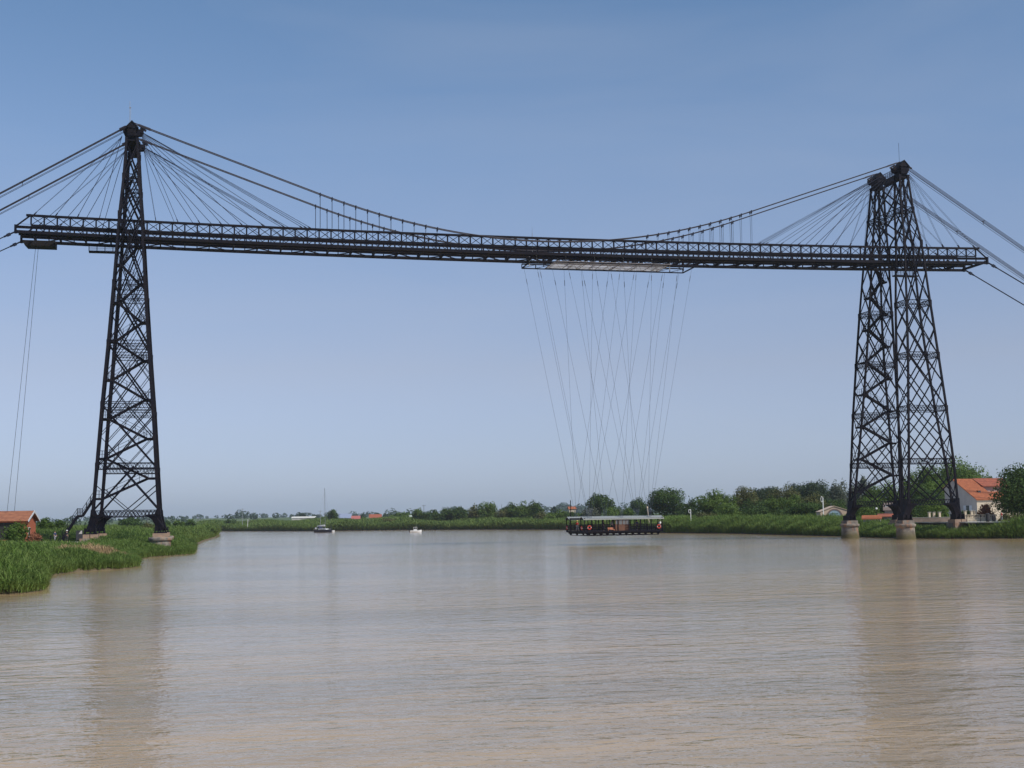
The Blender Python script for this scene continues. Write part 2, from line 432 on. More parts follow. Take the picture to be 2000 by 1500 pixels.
def water_mat():
    m = bpy.data.materials.new('river_water'); m.use_nodes = True
    t = m.node_tree; N = t.nodes; b = N['Principled BSDF']; K = t.links.new
    b.inputs['Roughness'].default_value = .07; b.inputs['IOR'].default_value = 1.36
    g = N.new('ShaderNodeNewGeometry')
    def noise(scale, sx, sy, det=3, rot=0.0, dist=0.0):
        mpn = N.new('ShaderNodeMapping'); mpn.inputs['Scale'].default_value = (sx, sy, 1); mpn.inputs['Rotation'].default_value = (0, 0, rot)
        K(g.outputs['Position'], mpn.inputs[0])
        n = N.new('ShaderNodeTexNoise'); n.inputs['Scale'].default_value = scale; n.inputs['Detail'].default_value = det; n.inputs['Distortion'].default_value = dist
        K(mpn.outputs[0], n.inputs['Vector']); return n
    silt = noise(.055, .35, 1.0, 6, .35, 1.0)
    silt2 = noise(.30, .30, 1.0, 5, .2, 1.2)
    sm_ = N.new('ShaderNodeMath'); sm_.operation = 'MULTIPLY_ADD'; sm_.inputs[1].default_value = .8; K(silt2.outputs[0], sm_.inputs[0]); K(silt.outputs[0], sm_.inputs[2])
    rp = N.new('ShaderNodeMapRange'); rp.inputs[1].default_value = .80; rp.inputs[2].default_value = 1.10
    K(sm_.outputs[0], rp.inputs[0])
    mx = N.new('ShaderNodeMix'); mx.data_type = 'RGBA'
    mx.inputs[6].default_value = (.335, .247, .145, 1); mx.inputs[7].default_value = (.46, .315, .16, 1)
    K(rp.outputs[0], mx.inputs[0]); K(mx.outputs[2], b.inputs['Base Color'])
    # ripples: chop, wavelets, slow swell; calm and ruffled patches
    n1 = noise(1.9, .60, 1.0, 4, .30, .5); n2 = noise(.50, .48, 1.0, 2, .12, .8); n3 = noise(5.5, .8, 1.0, 2, .2)
    patch = noise(.018, .5, 1.0, 4, .3, .8)
    pr = N.new('ShaderNodeMapRange'); pr.inputs[1].default_value = .38; pr.inputs[2].default_value = .64; pr.inputs[3].default_value = .5; pr.inputs[4].default_value = 1.05
    K(patch.outputs[0], pr.inputs[0])
    def mul(a, k):
        q = N.new('ShaderNodeMath'); q.operation = 'MULTIPLY'; K(a, q.inputs[0])
        if isinstance(k, float): q.inputs[1].default_value = k
        else: K(k, q.inputs[1])
        return q.outputs[0]
    def add(a, c):
        q = N.new('ShaderNodeMath'); q.operation = 'ADD'; K(a, q.inputs[0]); K(c, q.inputs[1]); return q.outputs[0]
    h = add(add(mul(n1.outputs[0], .090), mul(n2.outputs[0], .145)), mul(n3.outputs[0], .024))
    h = mul(h, pr.outputs[0])
    bp = N.new('ShaderNodeBump'); bp.inputs['Strength'].default_value = 1.0; bp.inputs['Distance'].default_value = 1.0
    K(h, bp.inputs['Height']); K(bp.outputs[0], b.inputs['Normal'])
    return m
WATER = water_mat()
wb = MB(); wb.add([(-7000, -3000, 0), (8000, -3000, 0), (8000, 4000, 0), (-7000, 4000, 0)], [(0, 1, 2, 3)])
tag(wb.build('water', WATER), kind='structure')

# ------------------------------------------------------------------ the bridge
XL, XR, XM = 15.48, 154.81, 85.145
PZ = [3.4, 6.54, 13.93, 23.54, 33.36, 43.11, 54.5, 61.07, 68.2]
YN = [-5.41, -5.31, -4.93, -3.91, -3.15, -2.41, -1.92, -.75, -.34]
YF = [15.55, 14.9, 14.2, 13.24, 12.44, 11.53, 10.3, 9.5, 8.7]
PA = [5.26, 4.92, 4.44, 3.82, 3.06, 2.39, 1.72, 1.2, .80]
PB = [.7, .94, 1.34, 1.9, 2.05, 2.0, 1.55, 1.25, .85]
def prof(z, near):
    return float(np.interp(z, PZ, YN if near else YF)), float(np.interp(z, PZ, PA)), float(np.interp(z, PZ, PB))
def zt(X): return 54.66 - .876 * (1 - ((X - 85) / 85) ** 2)
DY = 7.9       # far girder
GY0 = 0.12     # near girder centre

bridge = empty('transporter_bridge', (XM, 4.0, 0), 'tall black steel transporter bridge with two lattice tower pairs and long high deck over river', 'bridge')

def corner(xc, z, near, sx, sy):
    y, a, b = prof(z, near); return np.array((xc + sx * a, y + sy * b, z))

def make_pylon(xc, near, stairs):
    yc0 = prof(3.4, near)[0]
    pe = bpy.data.objects.new('pylon', None); pe.empty_display_size = .3
    pe.location = (xc, yc0, 3.4); link(pe, bridge); pe.matrix_parent_inverse = world_of(bridge).inverted()
    top = 67.3
    zs = [6.3, 13.93, 23.54, 33.36, 43.11, 54.5, 61.07, top]
    for sx in (-1, 1):
        for sy in (-1, 1):
            m = MB()
            for a, b_ in zip(zs[:-1], zs[1:]):
                w = (.40 if xc < 80 else .34) if b_ < 50 else (.34 if xc < 80 else .30)
                p, q_ = corner(xc, a, near, sx, sy), corner(xc, b_, near, sx, sy)
                m.bar(p, q_, w * .72, w * .72, (1, 0, 0))
                for k in (-1, 1):   # cover plates of the box section
                    m.bar(p + (0, k * w * .40, 0), q_ + (0, k * w * .40, 0), .05, w, (1, 0, 0))
                m.box(q_[0] - .23, q_[0] + .23, q_[1] - w * .46 - .03, q_[1] + w * .46 + .03, q_[2] - .5, q_[2] + .5)
            m.build('leg', STEEL, pe)
    # bracing of the four faces
    levels = [6.54, 13.93, 23.54, 33.36, 43.11, 54.5, 61.07, 66.9]
    m = MB()
    def P(z, sx, sy, ax, t):
        """point on face: ax 'x' -> face at sy, t in -1..1 along x; ax 'y' -> face at sx"""
        y, a, b = prof(z, near)
        return np.array((xc + t * a, y + sy * b, z)) if ax == 'x' else np.array((xc + sx * a, y + t * b, z))
    def dbl(p, q_, w, ax):
        off = np.array((0, .13, 0)) if ax == 'x' else np.array((.13, 0, 0))
        if w > .2: m.bar(p, q_, w, .16, (0, 0, 1))
        else:
            m.bar(p - off, q_ - off, w, .07); m.bar(p + off, q_ + off, w, .07)
    for k, (a, b_) in enumerate(zip(levels[:-1], levels[1:])):
        mid = (a + b_) / 2
        up_ = b_ > 50
        w1, w2 = (.21, .16) if not up_ else (.21, .14)
        for sy in (-1, 1):
            if k == 0:   # bottom storey: W of diagonals
                dbl(P(a + .5, 0, sy, 'x', -1), P(b_, 0, sy, 'x', .25), w1, 'x'); dbl(P(a + .5, 0, sy, 'x', 1), P(b_, 0, sy, 'x', -.25), w1, 'x')
                dbl(P(a + .5, 0, sy, 'x', 0), P(mid + .8, 0, sy, 'x', 1), w2, 'x'); dbl(P(a + .5, 0, sy, 'x', 0), P(mid + .8, 0, sy, 'x', -1), w2, 'x')
                continue
            dbl(P(a, 0, sy, 'x', -1), P(b_, 0, sy, 'x', 1), w1, 'x'); dbl(P(a, 0, sy, 'x', 1), P(b_, 0, sy, 'x', -1), w1, 'x')
            if k < 6:
                for s in (-1, 1):
                    dbl(P(a, 0, sy, 'x', 0), P(mid, 0, sy, 'x', s), w2, 'x'); dbl(P(mid, 0, sy, 'x', s), P(b_, 0, sy, 'x', 0), w2, 'x')
        for sx in (-1, 1):
            for (u, v) in (((a, mid), (mid, b_)) if k < 6 else ((a, b_),)):
                m.bar(P(u, sx, 0, 'y', -1), P(v, sx, 0, 'y', 1), .12, .1); m.bar(P(u, sx, 0, 'y', 1), P(v, sx, 0, 'y', -1), .12, .1)
    m.build('cross_bracing', STEEL2, pe)
    # lattice ring girders
    for z in levels[:-1]:
        if z == 54.5: continue
        m = MB(); h = .95 if z < 50 else .8
        cs = [corner(xc, z, near, *s) for s in ((-1, -1), (1, -1), (1, 1), (-1, 1))]
        for i in range(4):
            p, q_ = cs[i], cs[(i + 1) % 4]
            n = max(2, int(np.linalg.norm(q_ - p) / .55))
            for dz in (-h / 2, h / 2):
                m.bar(p + (0, 0, dz), q_ + (0, 0, dz), .22, .09)
            for j in range(n):
                a_ = p + (q_ - p) * j / n; b2 = p + (q_ - p) * (j + 1) / n
                m.bar(a_ + (0, 0, -h / 2), b2 + (0, 0, h / 2), .065, .05); m.bar(a_ + (0, 0, h / 2), b2 + (0, 0, -h / 2), .065, .05)
        m.build('ring_girder', STEEL2, pe)
    # curved gusset feet, one on each masonry pier
    for s in (-1, 1):
        m = MB(); yb = prof(6.3, near)[0]; yc = prof(3.6, near)[0]
        outer = [(4.92 + .25, 7.2), (5.02 + .25, 6.2), (5.55, 4.9), (5.90, 4.1), (5.95, 3.75)]
        inner = [(5.95 - 1.45, 3.75), (4.55, 4.1), (4.35, 4.8), (3.98, 5.5), (3.25, 6.05), (2.9, 6.12), (3.0, 6.3), (4.3, 6.4), (4.66, 7.2)]
        poly = [(xc + s * u, v) for u, v in outer + inner]
        yo = lambda v, t: np.interp(v, [3.75, 7.2], [yc, yb]) + t * np.interp(v, [3.75, 4.6, 7.2], [.62, .62, 1.15])
        n = len(poly); vs = [(u, yo(v, -1), v) for u, v in poly] + [(u, yo(v, 1), v) for u, v in poly]
        m.add(vs, [tuple(range(n)), tuple(range(n, 2 * n))[::-1]] + [(i, (i + 1) % n, n + (i + 1) % n, n + i) for i in range(n)])
        for t in (-.8, 0, .8):      # hinge shoe ribs
            m.box(xc + s * 5.24 + t - .09, xc + s * 5.24 + t + .09, yc - .95, yc + .95, 3.52, 4.35)
        m.box(xc + s * 5.24 - 1.0, xc + s * 5.24 + 1.0, yc - 1.0, yc + 1.0, 3.40, 3.53)
        m.build('foot', STEEL, pe)
    # saddle housing
    y0 = prof(68.2, near)[0]
    m = MB()
    m.box(xc - .66, xc + .66, y0 - 1.25, y0 + 1.25, 67.9, 69.0)
    for k in range(4):
        m.box(xc - .56, xc + .56, y0 - 1.30, y0 - 1.252, 68.0 + k * .25, 68.15 + k * .25)
    m.prism([(xc - 1.02, 69.2), (xc - 1.05, 69.34), (xc, 70.5), (xc + 1.05, 69.34), (xc + 1.02, 69.2), (xc, 70.25)], 'y', y0 - 1.5, y0 + 1.5)
    m.prism([(xc - .85, 69.28), (xc + .85, 69.28), (xc, 70.2)], 'y', y0 - 1.4, y0 - 1.3)
    m.box(xc - .78, xc + .78, y0 - 1.22, y0 + 1.22, 69.02, 69.3)
    m.box(xc - .85, xc + .85, y0 - .9, y0 + .9, 67.2, 67.88)
    for s in (-1, 1):   # arms that hold the stay sockets
        tw = s if xc < 80 else -s
        e = 1.75 if tw > 0 else 1.35
        for yy in (-.55, .35):
            m.prism([(xc + s * .6, 69.25), (xc + s * e, 69.35), (xc + s * (e + .1), 68.9), (xc + s * (e - .2), 68.3), (xc + s * .6, 68.2)], 'y', y0 + yy, y0 + yy + .2)
        m.tube([(xc + s * (e - .2), y0 - .7, 68.75), (xc + s * (e - .2), y0 + .7, 68.75)], .16, 8)
    m.build('saddle_housing', STEEL, pe)
    # lightning rod
    if near:
        m = MB(); m.tube([(xc - .4, y0 - .3, 69.9), (xc - .4, y0 - .3, 74.0)], .028 if xc > 80 else .035, 5)
        if xc < 80: m.tube([(xc - .25, y0 - .3, 69.9), (xc - .25, y0 - .3, 72.9)], .025, 5); m.box(xc - .5, xc - .2, y0 - .38, y0 - .22, 72.85, 73.0)
        m.build('lightning_rod', GALV if xc < 80 else STEEL, pe)
    if stairs:
        zc = 9.0; k = 0; sgn = -1; prev = None
        while zc < 53:
            y, a, b = prof(zc, near)
            xs = xc + sgn * (a - max(.9, a * .28)); xo = xc + sgn * (a - .1)
            m = MB()
            m.box(min(xs, xo), max(xs, xo), y - .95, y + .95, zc - .34, zc)
            for yy in (y - .92, y + .92):
                for xx in (xs, (xs + xo) / 2, xo): m.bar((xx, yy, zc), (xx, yy, zc + 1.15), .05)
                m.bar((xs, yy, zc + 1.1), (xo, yy, zc + 1.1), .04); m.bar((xs, yy, zc + .55), (xo, yy, zc + .55), .03)
            m.build('stair_landing', STEEL, pe)
            if prev is not None:
                px_, py_, pz_ = prev; m = MB()
                dy_ = .45 if k % 2 else -.45
                for w in (-.38, .38): m.bar((px_, y + dy_ + w, pz_ - .1), (xs, y + dy_ + w, zc - .14), .07, .36)
                for j in range(1, 13):
                    t = j / 13; fx = px_ + (xs - px_) * t; fz = pz_ + (zc - pz_) * t
                    m.box(fx - .14, fx + .14, y + dy_ - .36, y + dy_ + .36, fz - .06, fz - .02)
                for w in (-.4, .4):
                    for t in (.08, .3, .55, .8, .95):
                        fx = px_ + (xs - px_) * t; fz = pz_ + (zc - pz_) * t; m.bar((fx, y + dy_ + w, fz), (fx, y + dy_ + w, fz + 1.15), .045)
                    for hh in (.6, 1.1): m.bar((px_, y + dy_ + w, pz_ + hh), (xs, y + dy_ + w, zc + hh), .03)
                m.build('stair_flight', STEEL, pe)
            prev = (xs, y, zc); zc += 3.12; sgn = -sgn; k += 1
    return pe

make_pylon(XL, True, True); make_pylon(XL, False, False)
make_pylon(XR, True, False); make_pylon(XR, False, True)

# outside flight from the bank up to the first landing of the left tower
m = MB(); rl = MB()
yS = -5.2
pts = [(6.1, 2.7), (8.25, 6.2), (9.0, 6.2), (10.75, 9.0)]
for (a, b_) in zip(pts[:-1], pts[1:]):
    for w in (-.5, .5): m.bar((a[0], yS + w, a[1]), (b_[0], yS + w, b_[1]), .08, .38)
    n = max(2, int((b_[1] - a[1]) / .2)) if b_[1] > a[1] else 1
    for j in range(n + 1):
        fx = a[0] + (b_[0] - a[0]) * j / n; fz = a[1] + (b_[1] - a[1]) * j / n
        m.box(fx - .13, fx + .13, yS - .46, yS + .46, fz - .05, fz + .02)
    for t in (0, .33, .67, 1):
        fx = a[0] + (b_[0] - a[0]) * t; fz = a[1] + (b_[1] - a[1]) * t
        for w in (-.5, .5): rl.bar((fx, yS + w, fz), (fx, yS + w, fz + 1.25), .06)
    for w in (-.5, .5):
        for hh in (.65, 1.2): rl.bar((a[0], yS + w, a[1] + hh), (b_[0], yS + w, b_[1] + hh), .04)
m.box(5.6, 6.6, yS - .7, yS + .7, 2.2, 2.75)
ent = m.build('entrance_staircase', STEEL, bridge); rl.build('handrail', STEEL, ent)

# transverse frames between the two pylons of a bank, above the deck; top footbridge
for xc in (XL, XR):
    m = MB()
    for sx in (-1, 1):
        def E(z, near):
            y, a, b = prof(z, near); return np.array((xc + sx * a, y + (b if near else -b), z))
        for (a, b_) in ((67.0, 64.2), (64.2, 61.2)):
            pass
        A0, B0 = E(66.8, True), E(66.8, False)
        A2, B2 = E(61.6, True), E(61.6, False)
        mm_ = (A0 + B0) / 2
        m.bar(A0, B2, .22); m.bar(B0, A2, .22)
        A3, B3 = E(60.6, True), E(60.6, False); A4, B4 = E(55.4, True), E(55.4, False)
        m.bar(A3, B4, .22); m.bar(B3, A4, .22)
        for z in (60.7, 61.5):
            m.bar(E(z, True), E(z, False), .2, .1)
        n = 10; a0, b0 = E(60.7, True), E(60.7, False)
        for j in range(n):
            p = a0 + (b0 - a0) * j / n; q_ = a0 + (b0 - a0) * (j + 1) / n
            m.bar(p, q_ + (0, 0, .8), .06); m.bar(p + (0, 0, .8), q_, .06)
    m.build('portal_bracing', STEEL2, bridge)
    m = MB()
    y0, y1 = .9, 7.4
    m.box(xc - .75, xc + .75, y0, y1, 68.0, 68.2)
    for s in (-.75, .75):
        m.bar((xc + s, y0, 67.4), (xc + s, y1, 67.4), .12, .16); m.bar((xc + s, y0, 68.0), (xc + s, y1, 68.0), .12, .16); m.bar((xc + s, y0, 67.7), (xc + s, y1, 67.7), .04, .5)
        for j in range(8):
            ya = y0 + (y1 - y0) * j / 8; yb = y0 + (y1 - y0) * (j + 1) / 8
            m.bar((xc + s, ya, 67.4), (xc + s, yb, 68.0), .06); m.bar((xc + s, ya, 68.2), (xc + s, ya, 69.35), .05)
        for hh in (68.8, 69.3): m.bar((xc + s, y0, hh), (xc + s, y1, hh), .04)
    m.build('top_footbridge', STEEL, bridge)

# deck: two lattice girders, floor, running rails
deck = bpy.data.objects.new('deck', None); deck.location = (XM, 4, 51); link(deck, bridge); deck.matrix_parent_inverse = world_of(bridge).inverted()
NP = 85
for gi, yg in enumerate((GY0, DY)):
    m = MB()
    m.bar((-.75, yg, zt(0) - .15), (0, yg, zt(0) - .15), .42, .34)
    for n in range(NP):
        x0, x1 = 2.0 * n, 2.0 * n + 2
        m.bar((x0, yg, zt(x0) - .17), (x1, yg, zt(x1) - .17), .42, .34)
        m.bar((x0, yg, zt(x0) - 1.72), (x1, yg, zt(x1) - 1.72), .3, .18)
    m.bar((170, yg, zt(170) - .15), (170.75, yg, zt(170) - .15), .42, .34)
    xs = [-2.35] + [4.0 * k for k in range(43)] + [172.65]
    for x0, x1 in zip(xs[:-1], xs[1:]):
        m.bar((x0, yg, zt(x0) - 2.17), (x1, yg, zt(x1) - 2.17), .12, .36)
        m.bar((x0, yg, zt(x0) - 1.98), (x1, yg, zt(x1) - 1.98), .34, .1)
        m.bar((x0, yg, zt(x0) - 2.88), (x1, yg, zt(x1) - 2.88), .14, .46); m.bar((x0, yg, zt(x0) - 3.12), (x1, yg, zt(x1) - 3.12), .40, .08)
    m.build('lattice_girder', STEEL, deck)
    m = MB()
    for n in range(NP + 1):
        x = 2.0 * n; z = zt(x)
        m.bar((x, yg, z - .3), (x, yg, z - 1.68), .24, .18, (0, 1, 0))
        m.bar((x, yg, z - 1.8), (x, yg, z - 2.9), .16, .16, (0, 1, 0))
        if n < NP:
            x1 = x + 2; z1 = zt(x1)
            for o_ in (-.045, .045):
                m.bar((x + .1 + o_, yg, z - .34), (x1 - .1 + o_, yg, z1 - 1.64), .05, .05); m.bar((x + .1 + o_, yg, z - 1.64), (x1 - .1 + o_, yg, z1 - .34), .05, .05)
    # raking end posts and end plates
    for s, xe in ((-1, 0.0), (1, 170.0)):
        z = zt(xe)
        m.bar((xe + s * .2, yg, z - .25), (xe + s * 2.2, yg, z - 1.9), .22, .2, (0, 1, 0))
        m.bar((xe + s * 2.35, yg, z - 1.75), (xe + s * 2.35, yg, z - 3.15), .34, .5, (0, 1, 0))
    m.build('lattice_bracing', STEEL2, deck)
m = MB()
for n in range(-1, NP + 2):
    x = 2.0 * n; z = zt(x)
    if n % 2 == 0:
        m.bar((x, GY0, z - 2.80), (x, DY, z - 2.80), .18, .46)
        m.prism([(GY0 + .2, z - 3.0), (GY0 + .2, z - 2.4), (GY0 + 1.1, z - 3.0)], 'x', x - .06, x + .06)
        m.prism([(DY - .2, z - 3.0), (DY - .2, z - 2.4), (DY - 1.1, z - 3.0)], 'x', x - .06, x + .06)
    if n % 4 == 0 and n < NP - 3 and n >= 0:
        m.bar((x, GY0, z - 3.0), (x + 8, DY, zt(x + 8) - 3.0), .14, .14); m.bar((x, DY, z - 3.08), (x + 8, GY0, zt(x + 8) - 3.08), .14, .14)
m.build('cross_beams', STEEL2, deck)
for yr in (1.35, 6.6):
    m = MB()
    xs = np.arange(-2, 173, 4.0)
    for x0, x1 in zip(xs[:-1], xs[1:]):
        m.bar((x0, yr, zt(x0) - 3.14), (x1, yr, zt(x1) - 3.14), .42, .12); m.bar((x0, yr, zt(x0) - 3.02), (x1, yr, zt(x1) - 3.02), .1, .14)
    m.build('running_rail', STEEL, deck)
xs = np.arange(-2, 173, 4.0)
for yc, yy in ((.8, 1.15), (7.2, 6.85)):
    m = MB()
    for x0, x1 in zip(xs[:-1], xs[1:]): m.bar((x0, yc, zt(x0) - 1.95), (x1, yc, zt(x1) - 1.95), .7, .05)
    m.build('walkway_boards', DECKM, deck)
    m = MB()
    for n in range(0, 86):
        x = 2.0 * n + .6; z = zt(x) - 1.93; m.bar((x, yy, z), (x, yy, z + .55), .05)
    for x0, x1 in zip(xs[:-1], xs[1:]): m.bar((x0, yy, zt(x0) - 1.4), (x1, yy, zt(x1) - 1.4), .035)
    m.build('walkway_rail', STEEL, deck)
# machine housing under the left end, inspection galleries by the towers
m = MB(); m.prism([(-1.7, 51.0), (-1.2, 50.45), (3.35, 50.42), (3.35, 51.3), (-1.7, 51.3)], 'y', 4.2, 7.4)
m.build('machine_housing', mat('housing_steel', (.014, .012, .012), .7, spec=.15), deck)
for (xa, xb, yy) in ((8.5, 13.6, 6.8), (156.4, 161.4, 7.3)):
    m = MB(); m.box(xa, xb, yy - 1.0, yy + .1, 49.95, 50.2)
    for k in range(5):
        xx = xa + (xb - xa) * k / 4
        for y_ in (yy - .98, yy + .08): m.bar((xx, y_, 50.2), (xx, y_, 51.35), .06)
    for zz in (50.55, 50.9, 51.25):
        for y_ in (yy - .98, yy + .08): m.bar((xa, y_, zz), (xb, y_, zz), .04)
    m.build('inspection_gallery', STEEL, deck)
# aerial at mid deck
m = MB(); p0 = on_y(1039.5, 462, 4.0); m.tube([(p0[0], 4, zt(p0[0]) - 1.9), (p0[0], 4, zt(p0[0]) + 1.6)], .05, 5); m.tube([(p0[0], 4, zt(p0[0]) + 1.6), (p0[0], 4, zt(p0[0]) + 2.7)], .02, 4)
m.build('aerial', GALV, deck)

# main cables (each a pair) with hangers
def zc(X):
    u = abs(X - XM)
    if u <= 39.1: return 52.84 + .00447 * u * u
    return 52.84 + .00447 * 39.1 ** 2 + (u - 39.1) * .3495
for yb in (-.35, 8.3):
    m = MB()
    for oy in (-.36, .36):
        xs = list(np.linspace(XL + .3, XR - .3, 60))
        m.tube([(x, yb + oy, zc(x) + .12) for x in xs], .085, 6)
    for s, x0 in ((1, XL), (-1, XR)):    # long cast sockets by the saddles
        for oy in (-.36, .36):
            a = x0 + s * 1.0; b_ = x0 + s * 2.9
            m.bar((a, yb + oy, zc(a) + .12), (b_, yb + oy, zc(b_) + .12), .2, .22)
        m.bar((x0 + s * 1.3, yb, zc(x0 + s * 1.3) - .2), (x0 + s * 2.2, yb, zc(x0 + s * 2.2) - .4), .35, .3)
    m.build('main_cable', CABLE_MAIN, bridge)
    for n in range(23, 63):
        X = 2.0 * n + .14
        if zc(X) - zt(X) < .6: continue
        mm_ = MB()
        for oy in (-.36, .36):
            mm_.tube([(X, yb + oy, zc(X)), (X, (yb + oy) * .8 + (GY0 if yb < 1 else DY) * .2, zt(X))], .028, 5)
            mm_.bar((X, yb + oy, zc(X) - .3), (X, yb + oy, zc(X) + .3), .14, .26)
        mm_.bar((X, yb - .36, zc(X) - .1), (X, yb + .36, zc(X) - .1), .06)
        mm_.build('hanger', CABLE, bridge)
# stays fanning out of the tower heads
stX = [19.4, 22.9, 26.4, 29.9, 33.3, 36.8, 40.2]
bkX = [.4, 3.7, 7.1, 10.5]
for side, x0 in ((1, XL), (-1, XR)):
    for near in (True, False):
        y0 = -.34 if near else 8.7; yg = GY0 if near else DY
        for X in stX + [43.2, 43.9, 44.6] + bkX:
            XX = X if side > 0 else 2 * XM - X
            dirn = 1 if (XX - x0) > 0 else -1
            src = np.array((x0 + dirn * 1.6, y0, 68.9 - .035 * max(0, 44 - X) * (1 if X > 15 else .6)))
            m = MB()
            for oy in ((-.22, .22)):
                m.tube([src + (0, oy, 0), (XX, yg + oy * .6, zt(XX) + .05)], .024, 5)
            dv = np.array((XX, yg, zt(XX))) - src; dv /= np.linalg.norm(dv)
            e = np.array((XX, yg, zt(XX)))
            for oy in (-.13, .13): m.bar(e + (0, oy, 0), e - dv * .55 + (0, oy, 0), .08, .12)
            m.build('stay_cable', CABLE, bridge)
# back stays and deck ties down to the anchor blocks
for side, x0 in ((-1, XL), (1, XR)):
    xa = x0 + side * 112
    for near in (True, False):
        y0 = -.34 if near else 8.7
        m = MB()
        for k, (oy, oz) in enumerate(((-.45, 0), (-.15, .0), (.15, 0), (.45, 0), (-.3, -.62), (.3, -.62))):
            p, q_ = np.array((x0 + side * 1.4, y0 + oy, 69.45 + oz)), np.array((xa, y0 + oy, 3.6 + oz))
            m.tube([p + (q_ - p) * t + (0, 0, -3.2 * t * (1 - t)) for t in np.linspace(0, 1, 14)], .042, 5)
        for t in (.14, .3, .46, .62, .78):
            p, q_ = np.array((x0 + side * 1.4, y0, 69.2)), np.array((xa, y0, 3.35)); c = p + (q_ - p) * t + (0, 0, -3.2 * t * (1 - t))
            m.bar((c[0], y0 - .5, c[2] + .15), (c[0], y0 + .5, c[2] + .15), .07, .1); m.bar((c[0], y0, c[2] + .2), (c[0], y0, c[2] - .5), .07, .1)
        m.tube([(x0 + side * 1.0, y0 - .5, 69.7), (x0 + side * 2.0, y0 - .5, 69.15)], .16, 6); m.tube([(x0 + side * 1.0, y0 + .5, 69.7), (x0 + side * 2.0, y0 + .5, 69.15)], .16, 6)
        m.build('back_stay', CABLE_MAIN, bridge)
        ye = GY0 if near else DY
        xe = -2.4 if side < 0 else 172.7
        p, q_ = np.array((xe, ye, 51.75)), np.array((xa + side * -2, ye, 3.2))
        dv = (q_ - p) / np.linalg.norm(q_ - p)
        m = MB()
        for oy in (-.12, .12): m.tube([p + (0, oy, 0), q_ + (0, oy, 0)], .06, 5)
        m.bar(p, p + dv * .8, .25, .2); m.bar(p + dv * .8, p + dv * 1.4, .42, .42); m.bar(p + dv * 1.4, p + dv * 1.9, .25, .25)
        m.build('deck_tie', CABLE, bridge)
    m = MB(); m.box(xa - 5, xa + 5, -4, 12.5, -1, 4.2); m.build('anchor_block', CONCRETE, bridge)
# hoist ropes from the left deck end
m = MB()
for (a, b_) in (((.25, 5.0, 50.6), (-3.3, 5.0, 7.2)), ((.67, 5.0, 50.6), (-2.2, 5.0, 7.2))): m.tube([a, b_], .03, 5)
m.build('hoist_rope', CABLE, bridge)
# masonry piers
for xc in (XL, XR):
    for near in (True, False):
        for s in (-1, 1):
            yc = -5.41 if near else 15.55; x = xc + s * 5.24
            water_side = (s > 0) == (xc == XL)
            pm = MB()
            if water_side:
                pm.lathe((x, yc, 0), [(1.78, -2), (1.74, .2), (1.62, 1.2), (1.58, 2.05), (1.66, 2.2), (1.82, 2.3), (1.86, 2.55), (1.80, 2.72), (1.55, 2.80)], 40)
                po = pm.build('masonry_pier', STONE, bridge, smooth=False)
                pd = MB(); pd.box(x - 1.15, x + 1.15, yc - 1.15, yc + 1.15, 2.79, 3.39); pd.build('pedestal', PEDEST if xc == XL else STONE, po)
            else:
                pm.box(x - 1.5, x + 1.5, yc - 1.5, yc + 1.5, 1.0, 2.78); po = pm.build('masonry_pier', STONE, bridge)
                pd = MB(); pd.box(x - 1.25, x - .06, yc - 1.2, yc + 1.2, 2.78, 3.39); pd.box(x + .06, x + 1.2, yc - 1.2, yc + 1.2, 2.78, 3.39); pd.build('pedestal', PEDEST, po)

# ------------------------------------------------------------------ trolley under the deck
trol = empty('trolley', (98.2, 4, 50.2), 'long flat trolley frame with pale canopy hanging below the bridge deck', 'trolley')
m = MB()
TX0, TX1 = 82.9, 113.6
for yy in (.45, 7.3):
    for z in (49.55, 50.32): m.bar((TX0, yy, z), (TX1, yy, z), .2, .18)
    n = 12
    for j in range(n + 1):
        x = TX0 + (TX1 - TX0) * j / n; m.bar((x, yy, 49.6), (x, yy, 50.3), .14)
        if j < n: x1 = TX0 + (TX1 - TX0) * (j + 1) / n; m.bar((x, yy, 49.6), (x1, yy, 50.28), .08)
for j in range(7):
    x = TX0 + (TX1 - TX0) * j / 6; zz = 50.1 if 0 < j < 6 else 49.56; m.bar((x, .45, zz), (x, 7.3, zz), .16, .2)
for j in range(6):
    x = TX0 + (TX1 - TX0) * j / 6; x1 = TX0 + (TX1 - TX0) * (j + 1) / 6
    m.bar((x, .45, 50.15), (x1, 7.3, 50.15), .09); m.bar((x, 7.3, 50.23), (x1, .45, 50.23), .09)
m.build('trolley_frame', STEEL, trol)
m = MB()
m.box(87.2, 108.7, .3, 7.45, 49.70, 49.72)
m.build('canopy_sheet', PANEL, trol)
m = MB()
for j in range(8):
    x = 87.2 + 21.5 * j / 7; m.bar((x, .3, 49.62), (x, 7.45, 49.62), .05, .07)
    if j < 7: m.bar((x, .3, 49.6), (x + 21.5 / 7, 7.45, 49.6), .03)
for yy in (.3, 2.7, 5.1, 7.45): m.bar((87.2, yy, 49.66), (108.7, yy, 49.66), .04, .05)
m.build('canopy_ribs', mat('rib_brown', (.20, .15, .13), .7), trol)
for yy in (1.35, 6.6):
    for j in range(12):
        x = 84.0 + j * 2.66; m = MB()
        z = zt(x) - 3.2
        m.tube([(x, yy - .45, z + .35), (x, yy - .2, z + .35)], .22, 12); m.bar((x, yy - .5, z + .6), (x, yy - .5, 49.7), .16, .12, (0, 1, 0))
        m.bar((x, yy - .58, z + .9), (x, yy - .58, z + .5), .12, .06, (0, 1, 0))
        m.build('wheel', STEEL if j % 2 else GALV, trol)

